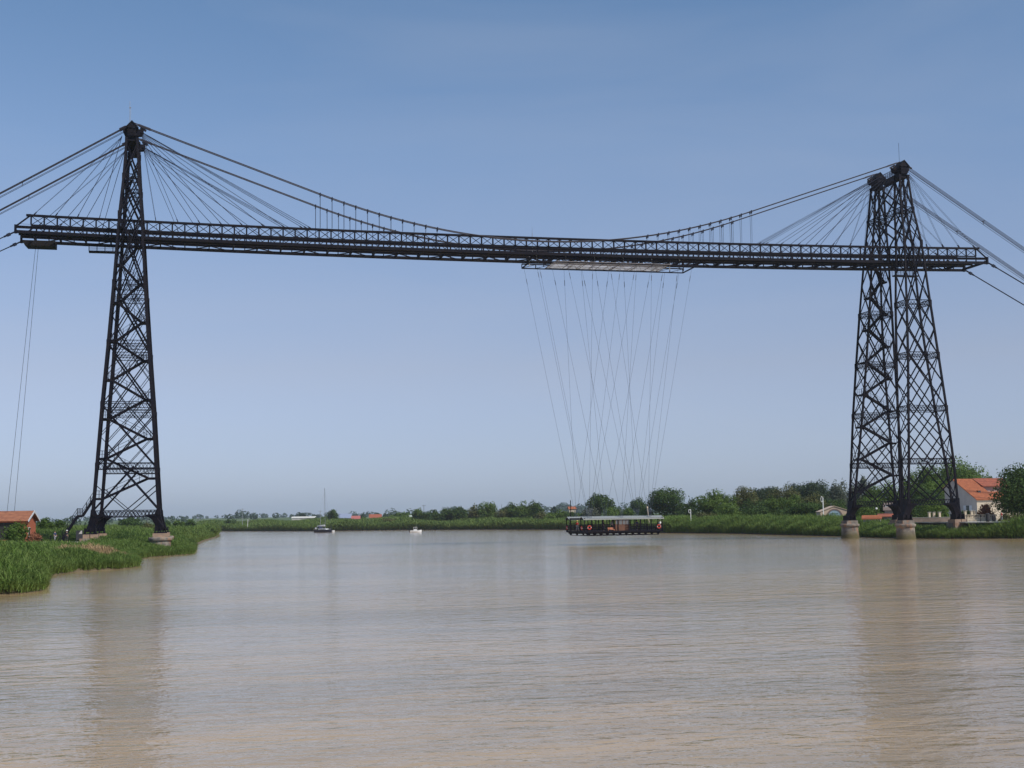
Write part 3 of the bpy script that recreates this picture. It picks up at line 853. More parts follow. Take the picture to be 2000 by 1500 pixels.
# ------------------------------------------------------------------ gondola
GX0, GX1, GYa, GYb = 90.75, 104.95, -2.2, 9.3
gon = empty('gondola', (97.8, 3.5, 1.6), 'long dark open gondola with grey corrugated canopy hanging low over the river', 'gondola')
m = MB()
m.box(GX0, GX1, GYa, GYb, 2.18, 2.45)
m.box(GX0 + .35, GX1 - .35, GYa + .3, GYb - .3, 1.98, 2.18)
m.build('platform', STEEL, gon)
m = MB()
for j in range(12):
    x = GX0 + .75 + (GX1 - GX0 - 1.5) * j / 11
    m.prism([(x - .28, 1.98), (x + .28, 1.98), (x + .06, 1.62), (x - .06, 1.62)], 'y', GYa + .35, GYa + .5)
    m.prism([(x - .28, 1.98), (x + .28, 1.98), (x + .06, 1.62), (x - .06, 1.62)], 'y', GYb - .5, GYb - .35)
    m.bar((x, GYa + .4, 1.66), (x, GYb - .4, 1.66), .08)
for yy in (GYa + .42, GYb - .42): m.bar((GX0 + .75, yy, 1.63), (GX1 - .75, yy, 1.63), .035)
m.build('under_frame', STEEL, gon)
for (ya, yb) in ((GYa - .1, GYa + 2.6), (GYb - 2.6, GYb + .1)):
    m = MB(); yc = (ya + yb) / 2; n = 48; vs = []; 
    x0, x1 = GX0 - .15, GX1 + .25
    for i in range(n * 2 + 1):
        x = x0 + (x1 - x0) * i / (2 * n); dz = .045 * (1 if i % 2 else -1)
        vs += [(x, ya, 4.56 + dz), (x, yc, 4.96 + dz), (x, yb, 4.56 + dz)]
    fs = []
    for i in range(2 * n):
        for k in range(2): a = i * 3 + k; fs.append((a, a + 3, a + 4, a + 1))
    m.add(vs, fs)
    o = m.build('canopy_roof', CORR, gon); md = o.modifiers.new('thick', 'SOLIDIFY'); md.thickness = .03
    m = MB(); m.box(x0, x1, ya + .02, ya + .08, 4.36, 4.50); m.box(x0, x1, yb - .08, yb - .02, 4.36, 4.50)
    m.build('gutter', CORR, gon)
m = MB()
for yy in (GYa + .06, GYa + 2.3, GYb - 2.3, GYb - .06):
    for j in range(8):
        x = GX0 + .1 + (GX1 - GX0 - .2) * j / 7; m.bar((x, yy, 2.45), (x, yy, 4.5), .13)
    m.bar((GX0, yy, 4.45), (GX1, yy, 4.45), .12, .14)
for x in (GX0 + .1, GX1 - .1):
    m.bar((x, GYa, 4.55), (x, GYb, 4.55), .22, .3)
m.build('posts', STEEL, gon)
m = MB()
for yy in (GYa, GYa + 2.4, GYb - 2.4, GYb):
    for (xa, xb) in ((GX0, 95.5), (98.2, GX1)) if yy != GYb else ((GX0, GX1),):
        for zz in (2.62, 3.05, 3.5): m.bar((xa, yy, zz), (xb, yy, zz), .06)
        n = int((xb - xa) / .26)
        for j in range(n): m.bar((xa + (xb - xa) * j / n, yy, 2.45), (xa + (xb - xa) * j / n, yy, 3.5), .035)
for x in (GX0, GX1):
    for zz in (2.62, 3.05, 3.5): m.bar((x, GYa, zz), (x, GYb, zz), .05)
    for j in range(0, 60, 2): m.bar((x, GYa + (GYb - GYa) * j / 60, 2.45), (x, GYa + (GYb - GYa) * j / 60, 3.5), .035)
m.build('railing', STEEL, gon)
m = MB(); m.box(96.4, 98.9, GYa + .12, GYa + 1.9, 2.45, 3.5)
cab = m.build('cabin', WOOD, gon)
for k in range(4):
    mm_ = MB(); xx = 96.45 + k * .62; mm_.box(xx + .03, xx + .55, GYa + .11, GYa + .15, 3.52, 4.28)
    mm_.build('window', mat('cabin_glass', (.35, .37, .38), .15, trans=.6) if k == 0 else bpy.data.materials['cabin_glass'], cab)
m = MB()
for k in range(5): m.bar((96.42 + k * .62, GYa + .13, 3.5), (96.42 + k * .62, GYa + .13, 4.4), .1); m.bar((96.42 + k * .62, GYa + 1.87, 3.5), (96.42 + k * .62, GYa + 1.87, 4.4), .1)
m.box(96.4, 98.9, GYa + .08, GYa + 1.92, 4.28, 4.42); m.build('frame', WOOD, cab)
m = MB(); m.box(95.1, 96.25, GYa + .2, GYa + .65, 2.62, 2.72); m.box(95.1, 96.25, GYa + .58, GYa + .65, 2.72, 3.02)
for xx in (95.15, 96.2): m.box(xx - .05, xx + .05, GYa + .22, GYa + .62, 2.45, 2.62)
m.build('bench', mat('bench_wood', (.42, .17, .09), .7), gon)
m = MB(); m.box(101.0, 104.2, GYa + 1.2, GYa + 1.6, 2.8, 2.9)
for xx in (101.1, 102.6, 104.1): m.box(xx - .05, xx + .05, GYa + 1.25, GYa + 1.55, 2.45, 2.8)
m.build('bench', STEEL, gon)
m = MB(); m.tube([(91.6, GYb - .3, 2.4), (91.6, GYb - .3, 7.9)], .08, 6)
m.build('signal_mast', STEEL, gon)
# suspension ropes: (top column, bottom column) in each plane
near_nodes = {1152: [1046.6, 1051.5, 1158, 1213, 1242], 1215: [1107.7, 1244, 1297], 1269: [1191, 1273, 1325, 1352]}
far_nodes = {1126: [1023.4, 1101.5, 1189], 1183: [1079, 1135, 1270], 1244: [1136.5, 1163, 1218, 1298, 1326]}
for nodes, yt, ybm in ((near_nodes, .45, GYa + .3), (far_nodes, 7.3, GYb - .3)):
    for nb, tops in nodes.items():
        pb = on_y(nb, 1000, ybm)
        for kk, tp in enumerate(tops):
            pt = on_y(tp, 527, yt); pt[2] = 49.6
            e = np.array((pb[0] + (kk - len(tops) / 2) * .22, ybm, 5.6))
            m = MB(); d = (e - pt) / np.linalg.norm(e - pt)
            m.tube([pt, e], .018, 5); m.bar(pt + d * 2.0, pt + d * 3.0, .08); m.bar(e, e + d * -.6, .07)
            m.tube([e, (pb[0] + (kk - len(tops) / 2) * .18, ybm, 4.55)], .028, 5)
            m.build('suspension_rope', ROPE, gon)

# ------------------------------------------------------------------ people
def skinned(name, pts, edges, rad, mt, parent=None, root=0, lv=1):
    me = bpy.data.meshes.new(name); me.from_pydata([tuple(p) for p in pts], edges, [])
    me.materials.append(mt)
    o = bpy.data.objects.new(name, me); link(o, parent)
    if parent is not None: o.matrix_parent_inverse = Matrix.Identity(4)
    sm = o.modifiers.new('skin', 'SKIN'); sm.use_smooth_shade = True
    if not me.skin_vertices:
        try: me.skin_vertices_ensure()
        except Exception: pass
    if not me.skin_vertices:
        bpy.context.view_layer.objects.active = o
        bm = bmesh.new(); bm.from_mesh(me); bm.verts.layers.skin.verify(); bm.to_mesh(me); bm.free()
    for i, r_ in enumerate(rad):
        sv = me.skin_vertices[0].data[i]; sv.radius = (r_ if hasattr(r_, '__len__') else (r_, r_)); sv.use_root = (i == root)
    ss = o.modifiers.new('sub', 'SUBSURF'); ss.levels = lv; ss.render_levels = lv
    return o

def person(loc, rz, label, shirt, pants, hair, hat=None, arm=0.0, stride=.1, sit=False):
    root = empty('person', loc, label, 'person', rz=rz)
    hip = .92
    P = [(0, 0, hip), (0, 0, 1.12), (0, 0, 1.36), (0, .01, 1.48), (0, .02, 1.56), (0, .01, 1.68),
         (-.18, 0, 1.38), (-.25, 0, 1.12), (-.24, -.05 - arm, .88 + arm), (-.24, -.08 - arm * 1.2, .80 + arm),
         (.18, 0, 1.38), (.25, 0, 1.12), (.24, -.08 - arm * .5, .88 + arm * .5), (.24, -.1 - arm * .6, .80 + arm * .5),
         (-.09, 0, .86), (-.10, -stride, .48), (-.10, -stride * .6, .09), (-.10, -stride * .6 - .16, .04),
         (.09, 0, .86), (.10, stride, .48), (.10, stride * 1.4, .09), (.10, stride * 1.4 - .16, .04)]
    E = [(0, 1), (1, 2), (2, 3), (3, 4), (4, 5), (2, 6), (6, 7), (7, 8), (8, 9), (2, 10), (10, 11), (11, 12), (12, 13), (0, 14), (14, 15), (15, 16), (16, 17), (0, 18), (18, 19), (19, 20), (20, 21)]
    rr = [.13, .12, .13, .055, .075, .085, .055, .042, .032, .03, .055, .042, .032, .03, .085, .055, .04, .035, .085, .055, .04, .035]
    skinned('body', P, E, rr, SKIN, root)
    skinned('shirt', [P[0], P[1], P[2], (0, 0, 1.43), P[6], P[7], P[10], P[11]], [(0, 1), (1, 2), (2, 3), (2, 4), (4, 5), (2, 6), (6, 7)],
            [.155, .145, .16, .08, .075, .06, .075, .06], shirt, root)
    skinned('trousers', [P[0], P[14], P[15], (P[16][0], P[16][1], .14), P[18], P[19], (P[20][0], P[20][1], .14)], [(0, 1), (1, 2), (2, 3), (0, 4), (4, 5), (5, 6)],
            [.15, .105, .075, .06, .105, .075, .06], pants, root)
    m = MB(); m.lathe((0, .02, 1.66), [(.09, -.04), (.102, .02), (.095, .07), (.06, .115), (.01, .13)], 12)
    o = m.build('hair', hair); o.parent = root; o.matrix_parent_inverse = Matrix.Identity(4)
    if hat:
        m = MB(); m.lathe((0, .0, 1.71), [(.19, 0), (.19, .02), (.112, .03), (.108, .10), (.07, .13), (.01, .135)], 14)
        o = m.build('hat', hat); o.parent = root; o.matrix_parent_inverse = Matrix.Identity(4)
    return root
HAIRD = mat('hair_dark', (.03, .02, .015), .7)
def on_gon(px, y=GYa + .9):
    return (float(on_y(px, 1030, y)[0]), y, 2.45)
person(on_gon(1127.5, 6.6), 2.4, 'person in red waistcoat and yellow hat standing at the left end of the gondola', CL_RED, CL_GREY, HAIRD, CL_YEL)
person(on_gon(1289), .3, 'person in white hat and white shirt at the right end of the gondola', CL_WHITE, CL_NAVY, HAIRD, CL_WHITE)
person(on_gon(1179), 1.2, 'person in dark clothes standing in the left half of the gondola beside the rail', CL_DARK, CL_DARK, HAIRD)
person(on_gon(1195), -.8, 'person in grey shirt standing just left of the wooden gondola cabin', CL_GREY, CL_DARK, HAIRD)
person(on_gon(1244), 3.0, 'person in navy top standing just right of the wooden gondola cabin', CL_NAVY, CL_DARK, HAIRD)

def ring_mesh():
    me_ = bpy.data.meshes.new('life_ring'); vs = []; fs = []; A, B = 20, 8
    for i in range(A):
        t = 2 * math.pi * i / A
        for j in range(B):
            u = 2 * math.pi * j / B; r_ = .29 + .085 * math.cos(u)
            vs.append((r_ * math.cos(t), .085 * math.sin(u), r_ * math.sin(t)))
    for i in range(A):
        for j in range(B): fs.append((i * B + j, ((i + 1) % A) * B + j, ((i + 1) % A) * B + (j + 1) % B, i * B + (j + 1) % B))
    me_.from_pydata(vs, [], fs); me_.materials.append(ORANGE); me_.materials.append(CL_WHITE)
    me_.polygons.foreach_set('material_index', [1 if (k // 8) % 10 == 0 else 0 for k in range(len(fs))])
    return me_
rmesh = ring_mesh()
for (x, y, z, rz, lb) in ((GX0 + .9, GYa - .12, 3.05, 0, 'red life ring on the near gondola rail right of its left corner'),
                          (GX1 - .75, GYa - .12, 3.05, 0, 'red life ring on the near gondola rail beside the person in white hat'),
                          (GX0 - .12, GYa + 1.2, 3.0, math.pi / 2, 'red life ring on the left end rail of the gondola, at its near corner'),
                          (GX0 - .12, GYb - 1.0, 3.0, math.pi / 2, 'leftmost red life ring, on the far corner of the gondola')):
    o = bpy.data.objects.new('life_ring', rmesh); o.location = (x, y, z); o.rotation_euler = (0, 0, rz); link(o)
    tag(o, lb, 'life ring', 'red life rings on the gondola')

# ------------------------------------------------------------------ boats
def hull(Lh, W, H, sheer=.25, n=14, draft=.3):
    vs = []; fs = []
    for i in range(n + 1):
        t = i / n; x = -Lh / 2 + Lh * t
        w = W / 2 * (1 - max(0, (t - .45) / .55) ** 2.2) * (.82 + .18 * min(1, t / .3))
        w = max(w, .02); zt_ = H + sheer * max(0, (t - .3)) ** 2 * 2
        vs += [(x, -w, zt_), (x, -w * .93, H * .45), (x + (0 if t < .5 else -.15 * (t - .5) * 2), -w * .6, -draft), (x + (0 if t < .5 else -.15 * (t - .5) * 2), w * .6, -draft), (x, w * .93, H * .45), (x, w, zt_)]
    for i in range(n):
        for k in range(6):
            a = i * 6 + k; b_ = i * 6 + (k + 1) % 6; fs.append((a, b_, b_ + 6, a + 6))
    fs.append((5, 4, 3, 2, 1, 0)); fs.append(tuple(n * 6 + k for k in range(6)))
    return vs, fs
def place(root, children):
    for c in children: c.parent = root; c.matrix_parent_inverse = Matrix.Identity(4)

bx, by = 83.4, 386.0
sb = empty('sailboat', (bx, by, 0), 'dark hulled sailing yacht at anchor with tall bare mast and white mainsail cover', 'sailboat', rz=R(-52))
m = MB(); m.add(*hull(10.5, 3.3, 1.15)); c1 = m.build('hull', NAVY)
m = MB(); m.add([(x, y * .96, z + (.02)) for (x, y, z) in [(-5.1, -1.35, 1.16), (3.0, -1.2, 1.25), (5.1, 0, 1.5), (3.0, 1.2, 1.25), (-5.1, 1.35, 1.16)]], [(0, 1, 2, 3, 4)])
m.prism([(-2.4, 1.17), (2.6, 1.22), (2.0, 1.62), (-2.4, 1.78)], 'y', -.95, .95); c2 = m.build('deck', WHITE)
m = MB(); m.box(-1.8, -1.0, -.97, -.955, 1.35, 1.6); m.box(-.6, .2, -.97, -.955, 1.35, 1.58); m.box(.5, 1.2, -.97, -.955, 1.33, 1.52)
m.box(-1.8, -1.0, .955, .97, 1.35, 1.6); m.box(-.6, .2, .955, .97, 1.35, 1.58); c3 = m.build('cabin_window', GLASS)
m = MB(); m.tube([(1.0, 0, 1.3), (.65, 0, 19.4)], [.10, .07], 8); m.bar((.9, -1.1, 8), (.9, 1.1, 8), .05); m.bar((.8, -.8, 13), (.8, .8, 13), .05)
for (a, b_) in (((5.1, 0, 1.5), (.66, 0, 18.9)), ((-5.1, 0, 1.3), (.66, 0, 19.2)), ((.9, -1.5, 1.2), (.9, -1.1, 8)), ((.9, 1.5, 1.2), (.9, 1.1, 8)), ((.9, -1.1, 8), (.66, 0, 18.5)), ((.9, 1.1, 8), (.66, 0, 18.5))):
    m.tube([a, b_], .02, 4)
m.box(.5, .85, -.1, .1, 19.3, 19.6); c4 = m.build('mast', mat('mast_metal', (.18, .19, .22), .4, metal=.3))
m = MB(); m.tube([(.8, 0, 3.1), (-1.5, 0, 3.0), (-4.2, 0, 2.8)], [.38, .3, .16], 8); c5 = m.build('sail_cover', WHITE)
m = MB(); m.prism([(-2.5, 1.75), (-1.8, 1.8), (-1.9, 2.55), (-3.6, 2.6), (-3.7, 2.5), (-2.6, 2.4)], 'y', -.95, .95); c6 = m.build('spray_hood', CL_NAVY)
m = MB()
for s in (-1, 1):
    for k in range(7):
        x = -4.9 + k * 1.4; yy = s * (1.35 if x < 2 else 1.0); m.bar((x, yy, 1.2), (x, yy, 1.85), .035)
    m.bar((-4.9, s * 1.35, 1.83), (3.5, s * 1.0, 1.85), .025)
m.box(-5.2, -4.9, -.5, .5, 1.5, 2.2); c7 = m.build('guard_rail', WHITE)
place(sb, [c1, c2, c3, c4, c5, c6, c7])
dg = empty('dinghy', (86.6, 383.2, 0), 'small white dinghy moored close to the right side of the dark sailing yacht', 'dinghy', rz=R(-40))
m = MB(); m.add(*hull(3.4, 1.6, .75, .2)); c1 = m.build('hull', WHITE)
m = MB(); m.box(-.9, -.6, -.6, .6, .76, .84); m.box(.3, .6, -.5, .5, .76, .84); c2 = m.build('thwart', POLEW)
place(dg, [c1, c2])
mb = empty('motorboat', (111.8, 304, 0), 'small white motorboat with dark windowed cabin at anchor left of the gondola', 'motorboat', rz=R(-12))
m = MB(); m.add(*hull(4.6, 1.9, .75, .3)); m.box(-1.9, 1.2, -.78, .78, .74, .80); c1 = m.build('hull', WHITE)
m = MB(); m.box(-.9, .5, -.62, .62, 2.02, 2.12); m.box(-.85, .45, -.6, .6, .8, 1.25)
for x in (-.85, -.15, .45):
    for y_ in (-.58, .58): m.bar((x, y_, 1.2), (x, y_, 2.03), .07)
c2 = m.build('cabin', WHITE)
m = MB(); m.box(-.78, -.22, -.60, -.585, 1.27, 2.0); m.box(-.08, .38, -.60, -.585, 1.27, 2.0); m.box(-.78, -.22, .585, .60, 1.27, 2.0); m.box(-.08, .38, .585, .60, 1.27, 2.0)
m.box(.455, .47, -.5, .5, 1.3, 2.0); m.box(-.87, -.86, -.5, .5, 1.0, 1.95); c3 = m.build('window', GLASS)
m = MB(); m.box(-2.65, -2.3, -.22, .22, .1, 1.05); c4 = m.build('outboard_motor', CL_DARK)
m = MB(); m.tube([(.2, 0, 2.1), (.2, 0, 3.6)], .02, 4); c5 = m.build('aerial', GALV)
place(mb, [c1, c2, c3, c4, c5])

# ------------------------------------------------------------------ buildings
def gable_house(name, label, cat, px, dist, gw, length, wall_h, ridge_h, rz, wallm, roofm, base=None, over=.35, windows=(), door=None, group=None, trim=None, ridge_off=0.5):
    """origin at the near right corner; the ridge runs along local -X, the gable along local +Y"""
    x, y = spot(px, dist) if not isinstance(px, tuple) else px
    z = gz(x, y) if base is None else base
    root = empty(name, (x, y, z), label, cat, group, rz=rz)
    ry = gw * ridge_off; ch = []
    m = MB(); m.prism([(0, -1), (gw, -1), (gw, wall_h), (ry, ridge_h), (0, wall_h)], 'x', -length, 0); ch.append(m.build('wall', wallm))
    sl1 = (ridge_h - wall_h) / ry; sl2 = (ridge_h - wall_h) / (gw - ry); t = .14
    m = MB()
    m.prism([(-over, wall_h - over * sl1 + .03), (ry, ridge_h + .03), (gw + over, wall_h - over * sl2 + .03), (gw + over, wall_h - over * sl2 + t + .05), (ry, ridge_h + t + .08), (-over, wall_h - over * sl1 + t + .05)], 'x', -length - over, over)
    ch.append(m.build('roof', roofm))
    for (face, u, v, w, h) in windows:
        m = MB(); mf = MB()
        if face == 'front': m.box(u, u + w, -.04, -.01, v, v + h); mf.box(u - .08, u + w + .08, -.03, -.005, v - .1, v + h + .1)
        elif face == 'right': m.box(.01, .05, u, u + w, v, v + h); mf.box(.005, .035, u - .08, u + w + .08, v - .1, v + h + .1)
        else: m.box(-length - .05, -length - .01, u, u + w, v, v + h); mf.box(-length - .035, -length - .005, u - .08, u + w + .08, v - .1, v + h + .1)
        o = m.build('window', GLASS); ch.append(o)
        f_ = mf.build('frame', WHITE); f_.parent = o; f_.matrix_parent_inverse = Matrix.Identity(4)
    if trim is not None:
        for xx in (over + .02, -length - over - .02):
            m = MB()
            m.bar((xx, -over, wall_h - over * sl1), (xx, ry, ridge_h + .1), .06, .32); m.bar((xx, ry, ridge_h + .1), (xx, gw + over, wall_h - over * sl2), .06, .32)
            ch.append(m.build('barge_board', trim))
    place(root, ch)
    return root

# boathouse on the left bank
bh = gable_house('boathouse', 'orange board boathouse with red tiled roof at the left edge', 'boathouse', (0.0, 0.0), 0, 5.0, 14, 3.2, 4.42, R(-11.5), BARN, TILE2, base=2.65, over=.55,
                 windows=(('right', 1.3, .55, .75, 1.35),), trim=mat('barge_white', (.6, .62, .65), .6))
cx, cy = spot(50.5, 228); bh.location = (cx, cy, 2.65)
m = MB(); m.box(-13.8, -.9, -.05, -.01, .1, 2.75); o = m.build('front_shade', DARKW); place(bh, [o])  # dark sheet on the solid front wall, painted shade under the eave

# white house behind the right tower
hx, hy = spot(1909, 300)
HB = 2.9
house = empty('house', (hx, hy, HB), 'grey and cream house with bright orange tiled roof behind the right tower', 'house', rz=R(-2))
EV, RD, LE = 4.4, 8.75, 7.6
m = MB(); m.prism([(0, -1), (13, -1), (13, LE - .6), (9.1, RD), (0, EV)], 'x', 0, 4.6); c0 = m.build('wall', PLASTER)
m = MB(); m.prism([(0.02, -1), (.14, -1), (.14, EV), (.02, EV - .02)], 'x', 0.0, 12.0)
for v in m.v: pass
m = MB(); m.box(.02, 12, -.03, 3.0, -1, EV - .05); c1 = m.build('front_wall', CREAM)
m = MB(); s1 = (RD - EV) / 9.1
m.prism([(-.4, EV - .4 * s1), (9.1, RD + .02), (9.1, RD + .22), (-.4, EV - .4 * s1 + .2)], 'x', -.25, 4.6)
m.prism([(9.12, RD + .2), (9.12, RD + .02), (13.4, LE - .75), (13.4, LE - .55)], 'x', -.25, 4.6)
m.prism([(-.4, EV - .4 * s1), (3.0, EV + 3.0 * s1), (3.0, EV + 3.0 * s1 + .2), (-.4, EV - .4 * s1 + .2)], 'x', 4.6, 12.2)
c2 = m.build('roof', TILE)
m = MB(); m.prism([(3.0, -1), (12.5, -1), (12.5, 7.0), (9.1, RD - .1), (5.5, 7.25), (5.5, 6.0), (3.0, EV + 3.0 * s1)], 'x', 4.62, 12); c3 = m.build('wing_wall', PINKW)
m = MB(); m.prism([(4.9, 7.1), (9.1, RD + .05), (12.9, 7.0), (12.9, 7.2), (9.1, RD + .3), (4.9, 7.3)], 'x', 4.5, 12.3); c4 = m.build('wing_roof', TILE3)
m = MB(); m.box(-.05, -.01, 3.0, 4.2, 1.75, 3.1); c5 = m.build('window', GLASS)
m = MB(); m.box(-.06, -.01, 1.9, 2.95, 1.7, 3.15); m.box(-.06, -.01, 4.25, 5.3, 1.7, 3.15); c6 = m.build('shutter', SHUT)
m = MB(); m.box(2.0, 2.6, 2.6, 3.3, EV + 2.6 * s1 + .1, EV + 3.3 * s1 + .3); c7 = m.build('skylight', GLASS)
m = MB(); m.box(1.0, 1.9, -.06, -.031, 0, 2.1); c8 = m.build('door', WOOD)
m = MB(); m.box(-1.4, -.05, 7.5, 13, -1, 2.4); c9 = m.build('annex', PLASTER)
m = MB(); m.box(4.4, 4.62, 0.2, 9.0, 0, .1); 
place(house, [c0, c1, c2, c3, c4, c5, c6, c7, c8, c9])

# arched hall
ax_, ay_ = spot(1658, 330)
hall = empty('hall', (ax_, ay_, 2.75), 'low beige hall with blue glazed half round window behind the reeds', 'hall', rz=R(-20))
Wd = 6.6
m = MB(); m.prism([(-Wd, -1), (0, -1), (0, 2.6), (-Wd / 2, 3.7), (-Wd, 2.4)], 'y', 0, 9); c1 = m.build('wall', ARCHW)
m = MB(); m.prism([(-Wd - .2, 2.42), (-Wd / 2, 3.75), (.2, 2.62), (.2, 2.74), (-Wd / 2, 3.88), (-Wd - .2, 2.54)], 'y', -.15, 9.2); c2 = m.build('roof', ARCHW)
def half(r0, r1, z0, y0, y1, mt, nm):
    m = MB(); pts = [(-Wd / 2 + r1 * math.cos(t), z0 + r1 * math.sin(t)) for t in np.linspace(0, math.pi, 24)]
    if r0: pts += [(-Wd / 2 + r0 * math.cos(t), z0 + r0 * math.sin(t)) for t in np.linspace(math.pi, 0, 24)]
    m.prism(pts, 'y', y0, y1); return m.build(nm, mt)
c3 = half(0, 1.5, 1.35, -.06, -.01, SIGNBLUE, 'arch_window'); c4 = half(1.5, 1.85, 1.35, -.12, -.01, ARCHRIM, 'arch_frame')
m = MB(); rnd = random.Random(5)
x = -Wd / 2 - .75
while x < -Wd / 2 + .75:
    w = rnd.uniform(.07, .13); m.box(x, x + w, -.08, -.061, 1.98, 2.16); x += w + .05
x = -Wd / 2 - .45
while x < -Wd / 2 + .5:
    w = rnd.uniform(.07, .13); m.box(x, x + w, -.08, -.061, 1.74, 1.86); x += w + .05
c5 = m.build('lettering', SIGNGREEN)
place(hall, [c1, c2, c3, c4, c5])

gable_house('shed', 'low grey shed with orange roof right of the first stone pier', 'shed', 1719, 290, 4.0, 3.4, 1.35, 1.9, R(-30), PLASTER, TILE, base=2.2)
gable_house('shed', 'low dark walled shed with faded red roof between the right tower piers', 'shed', 1751, 300, 5.0, 3.6, 2.0, 2.5, R(-30), mat('slate_wall', (.12, .13, .15), .8), TILE3, base=1.9)
sh = gable_house('cottage', 'small grey stone cottage seen through the right tower legs', 'cottage', 1748, 320, 6.0, 2.2, 3.4, 4.9, R(-30), mat('stone_grey', (.24, .21, .19), .9, var=(.17, .15, .14), vscale=1), mat('old_slate', (.17, .13, .11), .9), base=2.0)
m = MB(); m.box(-2.1, -1.6, 1.0, 1.5, 3.2, 4.6); o = m.build('chimney', WHITE); place(sh, [o])
x, y = spot(1688, 268)
car = empty('boat_trailer', (x, y, gz(x, y) + .1), 'low grey covered trailer parked beside the orange roofed shed', 'trailer', rz=R(-25))
m = MB(); m.prism([(-1.0, .45), (.9, .45), (1.0, .9), (.5, 1.25), (-.6, 1.25), (-1.0, .95)], 'y', -.7, .7); c1 = m.build('body', PLASTER)
ws = []
for s in (-.75, .62):
    m = MB(); m.tube([(-.1, s, .3), (-.1, s + .12, .3)], .3, 14); ws.append(m.build('wheel', CL_DARK))
m = MB(); m.bar((.9, 0, .45), (2.0, 0, .4), .08); ws.append(m.build('drawbar', GALV))
place(car, [c1] + ws)

# far farm buildings
for (nm, lb, cat, px, dist, gw, ln, wh, rh, wm_, rm) in (
    ('barn', 'long low pale barn standing far off in the green field', 'barn', 616, 1080, 10, 18.5, 1.6, 2.6, PLASTER, mat('pale_roof', (.62, .60, .54), .8)),
    ('farmhouse', 'far house with broad slate blue roof beside a utility pole', 'house', 686, 1000, 9, 8.8, 1.6, 4.6, CREAM, BLUEROOF),
    ('farmhouse', 'far low house with dull red roof right of the slate blue one', 'house', 703, 980, 8, 6.0, .9, 2.9, CREAM, REDROOF),
    ('farmhouse', 'far house with orange tiled roof between round trees', 'house', 745, 960, 9, 8.5, 1.6, 3.9, CREAM, TILE3),
    ('farmhouse', 'far pale green gabled house at the left end of the dark tree row', 'house', 804, 900, 9, 3.0, 1.5, 4.0, mat('pale_green', (.42, .48, .38), .8), mat('pale_green_roof', (.40, .46, .38), .8)),
    ('farmhouse', 'far orange roof peeping over the bushes above the gondola', 'house', 1125, 650, 6, 3.2, 5.0, 6.0, CREAM, TILE)):
    x, y = spot(px, dist); b0 = gz(x, y)
    gable_house(nm, lb, cat, (x, y), 0, gw, ln, wh + 1, rh + 1, R(-8), wm_, rm, base=b0 + (2.0 if px < 800 else 1.0))

# ------------------------------------------------------------------ poles, marks, posts
def pole(px, ytop, ybot, dist, label, name='utility_pole', r=.14, arm=True, cat='pole', mt=None):
    x, y = spot(px, dist); z1 = zrow(px, ytop, dist); z0 = gz(x, y) - .3
    root = empty(name, (x, y, z0), label, cat)
    m = MB(); m.tube([(x, y, z0), (x, y, z1)], [r, r * .75], 7); m.build('post', mt or POLEW, root)
    if arm:
        m = MB(); m.bar((x - 1.0, y, z1 - .5), (x + 1.0, y, z1 - .5), .14)
        for k in (-.9, 0, .9): m.bar((x + k, y, z1 - .45), (x + k, y, z1 - .1), .1)
        m.build('crossarm', mt or POLEW, root)
    return root
pole(473.5, 993, 1020, 820, 'pale utility pole alone in the green field left of the sailing yacht', mt=GALV, r=.17)
pole(625.8, 997, 1020, 700, 'pale utility pole just right of the yacht mast', mt=GALV)
pole(663.5, 1003, 1015, 980, 'thin dark utility pole at the left end of the slate blue roof')
pole(828, 986, 1005, 760, 'dark utility pole standing above the left end of the dark tree row')
pole(288.6, 1004, 1022, 900, 'dark utility pole seen under the left tower brace', r=.2)
pole(385.5, 1006, 1018, 1000, 'left of a pair of thin poles in the far left field', arm=False)
pole(387.8, 1006, 1018, 1000, 'right of a pair of thin poles in the far left field', arm=False)
pole(980, 985, 1005, 700, 'pale utility pole between round trees left of the gondola', arm=False, mt=GALV)
pole(1624, 982, 995, 345, 'slim street lamp behind the beige arched hall', 'street_lamp', .05, False, 'lamp', GALV)
# white river marks
x, y = spot(1608.5, 322); z0 = gz(x, y); z1 = zrow(1608, 970, 322)
rm = empty('river_mark', (x, y, z0), 'white river mark post with oval hoop top beside the arched hall', 'mark')
m = MB(); m.bar((x, y, z0 - .3), (x, y, z1 - .2), .16); m.build('post', WHITE, rm)
m = MB(); m.tube([(x - .28 + .26 * math.cos(t), y, z1 - .6 + .62 * math.sin(t)) for t in np.linspace(0, 2 * math.pi, 22)], .07, 6, cap=False); m.build('hoop', WHITE, rm)
x, y = spot(1349.3, 385); z0 = gz(x, y); z1 = zrow(1348, 995, 385)
rm = empty('river_mark', (x, y, z0), 'white river mark post with square hoop top standing in the reeds right of the gondola', 'mark')
m = MB(); m.bar((x, y, z0 - .3), (x, y, z1), .15); m.build('post', WHITE, rm)
m = MB()
for (a, b_) in (((0, 0), (-.55, 0)), ((-.55, 0), (-.6, -.75)), ((-.6, -.75), (-.3, -.95)), ((-.3, -.95), (0, -.95))): m.bar((x + a[0], y, z1 + a[1] - .05), (x + b_[0], y, z1 + b_[1] - .05), .12)
m.build('hoop', WHITE, rm)
x, y = spot(1267.5, 410); z0 = gz(x, y); z1 = zrow(1266, 991, 410)
rm = empty('river_mark', (x, y, z0), 'pale leaning mark post in the reeds behind the right end of the gondola', 'mark')
m = MB(); m.bar((x + .3, y, z0 - .3), (x - .4, y, z1), .14); m.build('post', CREAM, rm); m = MB(); m.box(x - .6, x - .2, y - .05, y + .05, z1 - .2, z1 + .3); m.build('board', CREAM, rm)
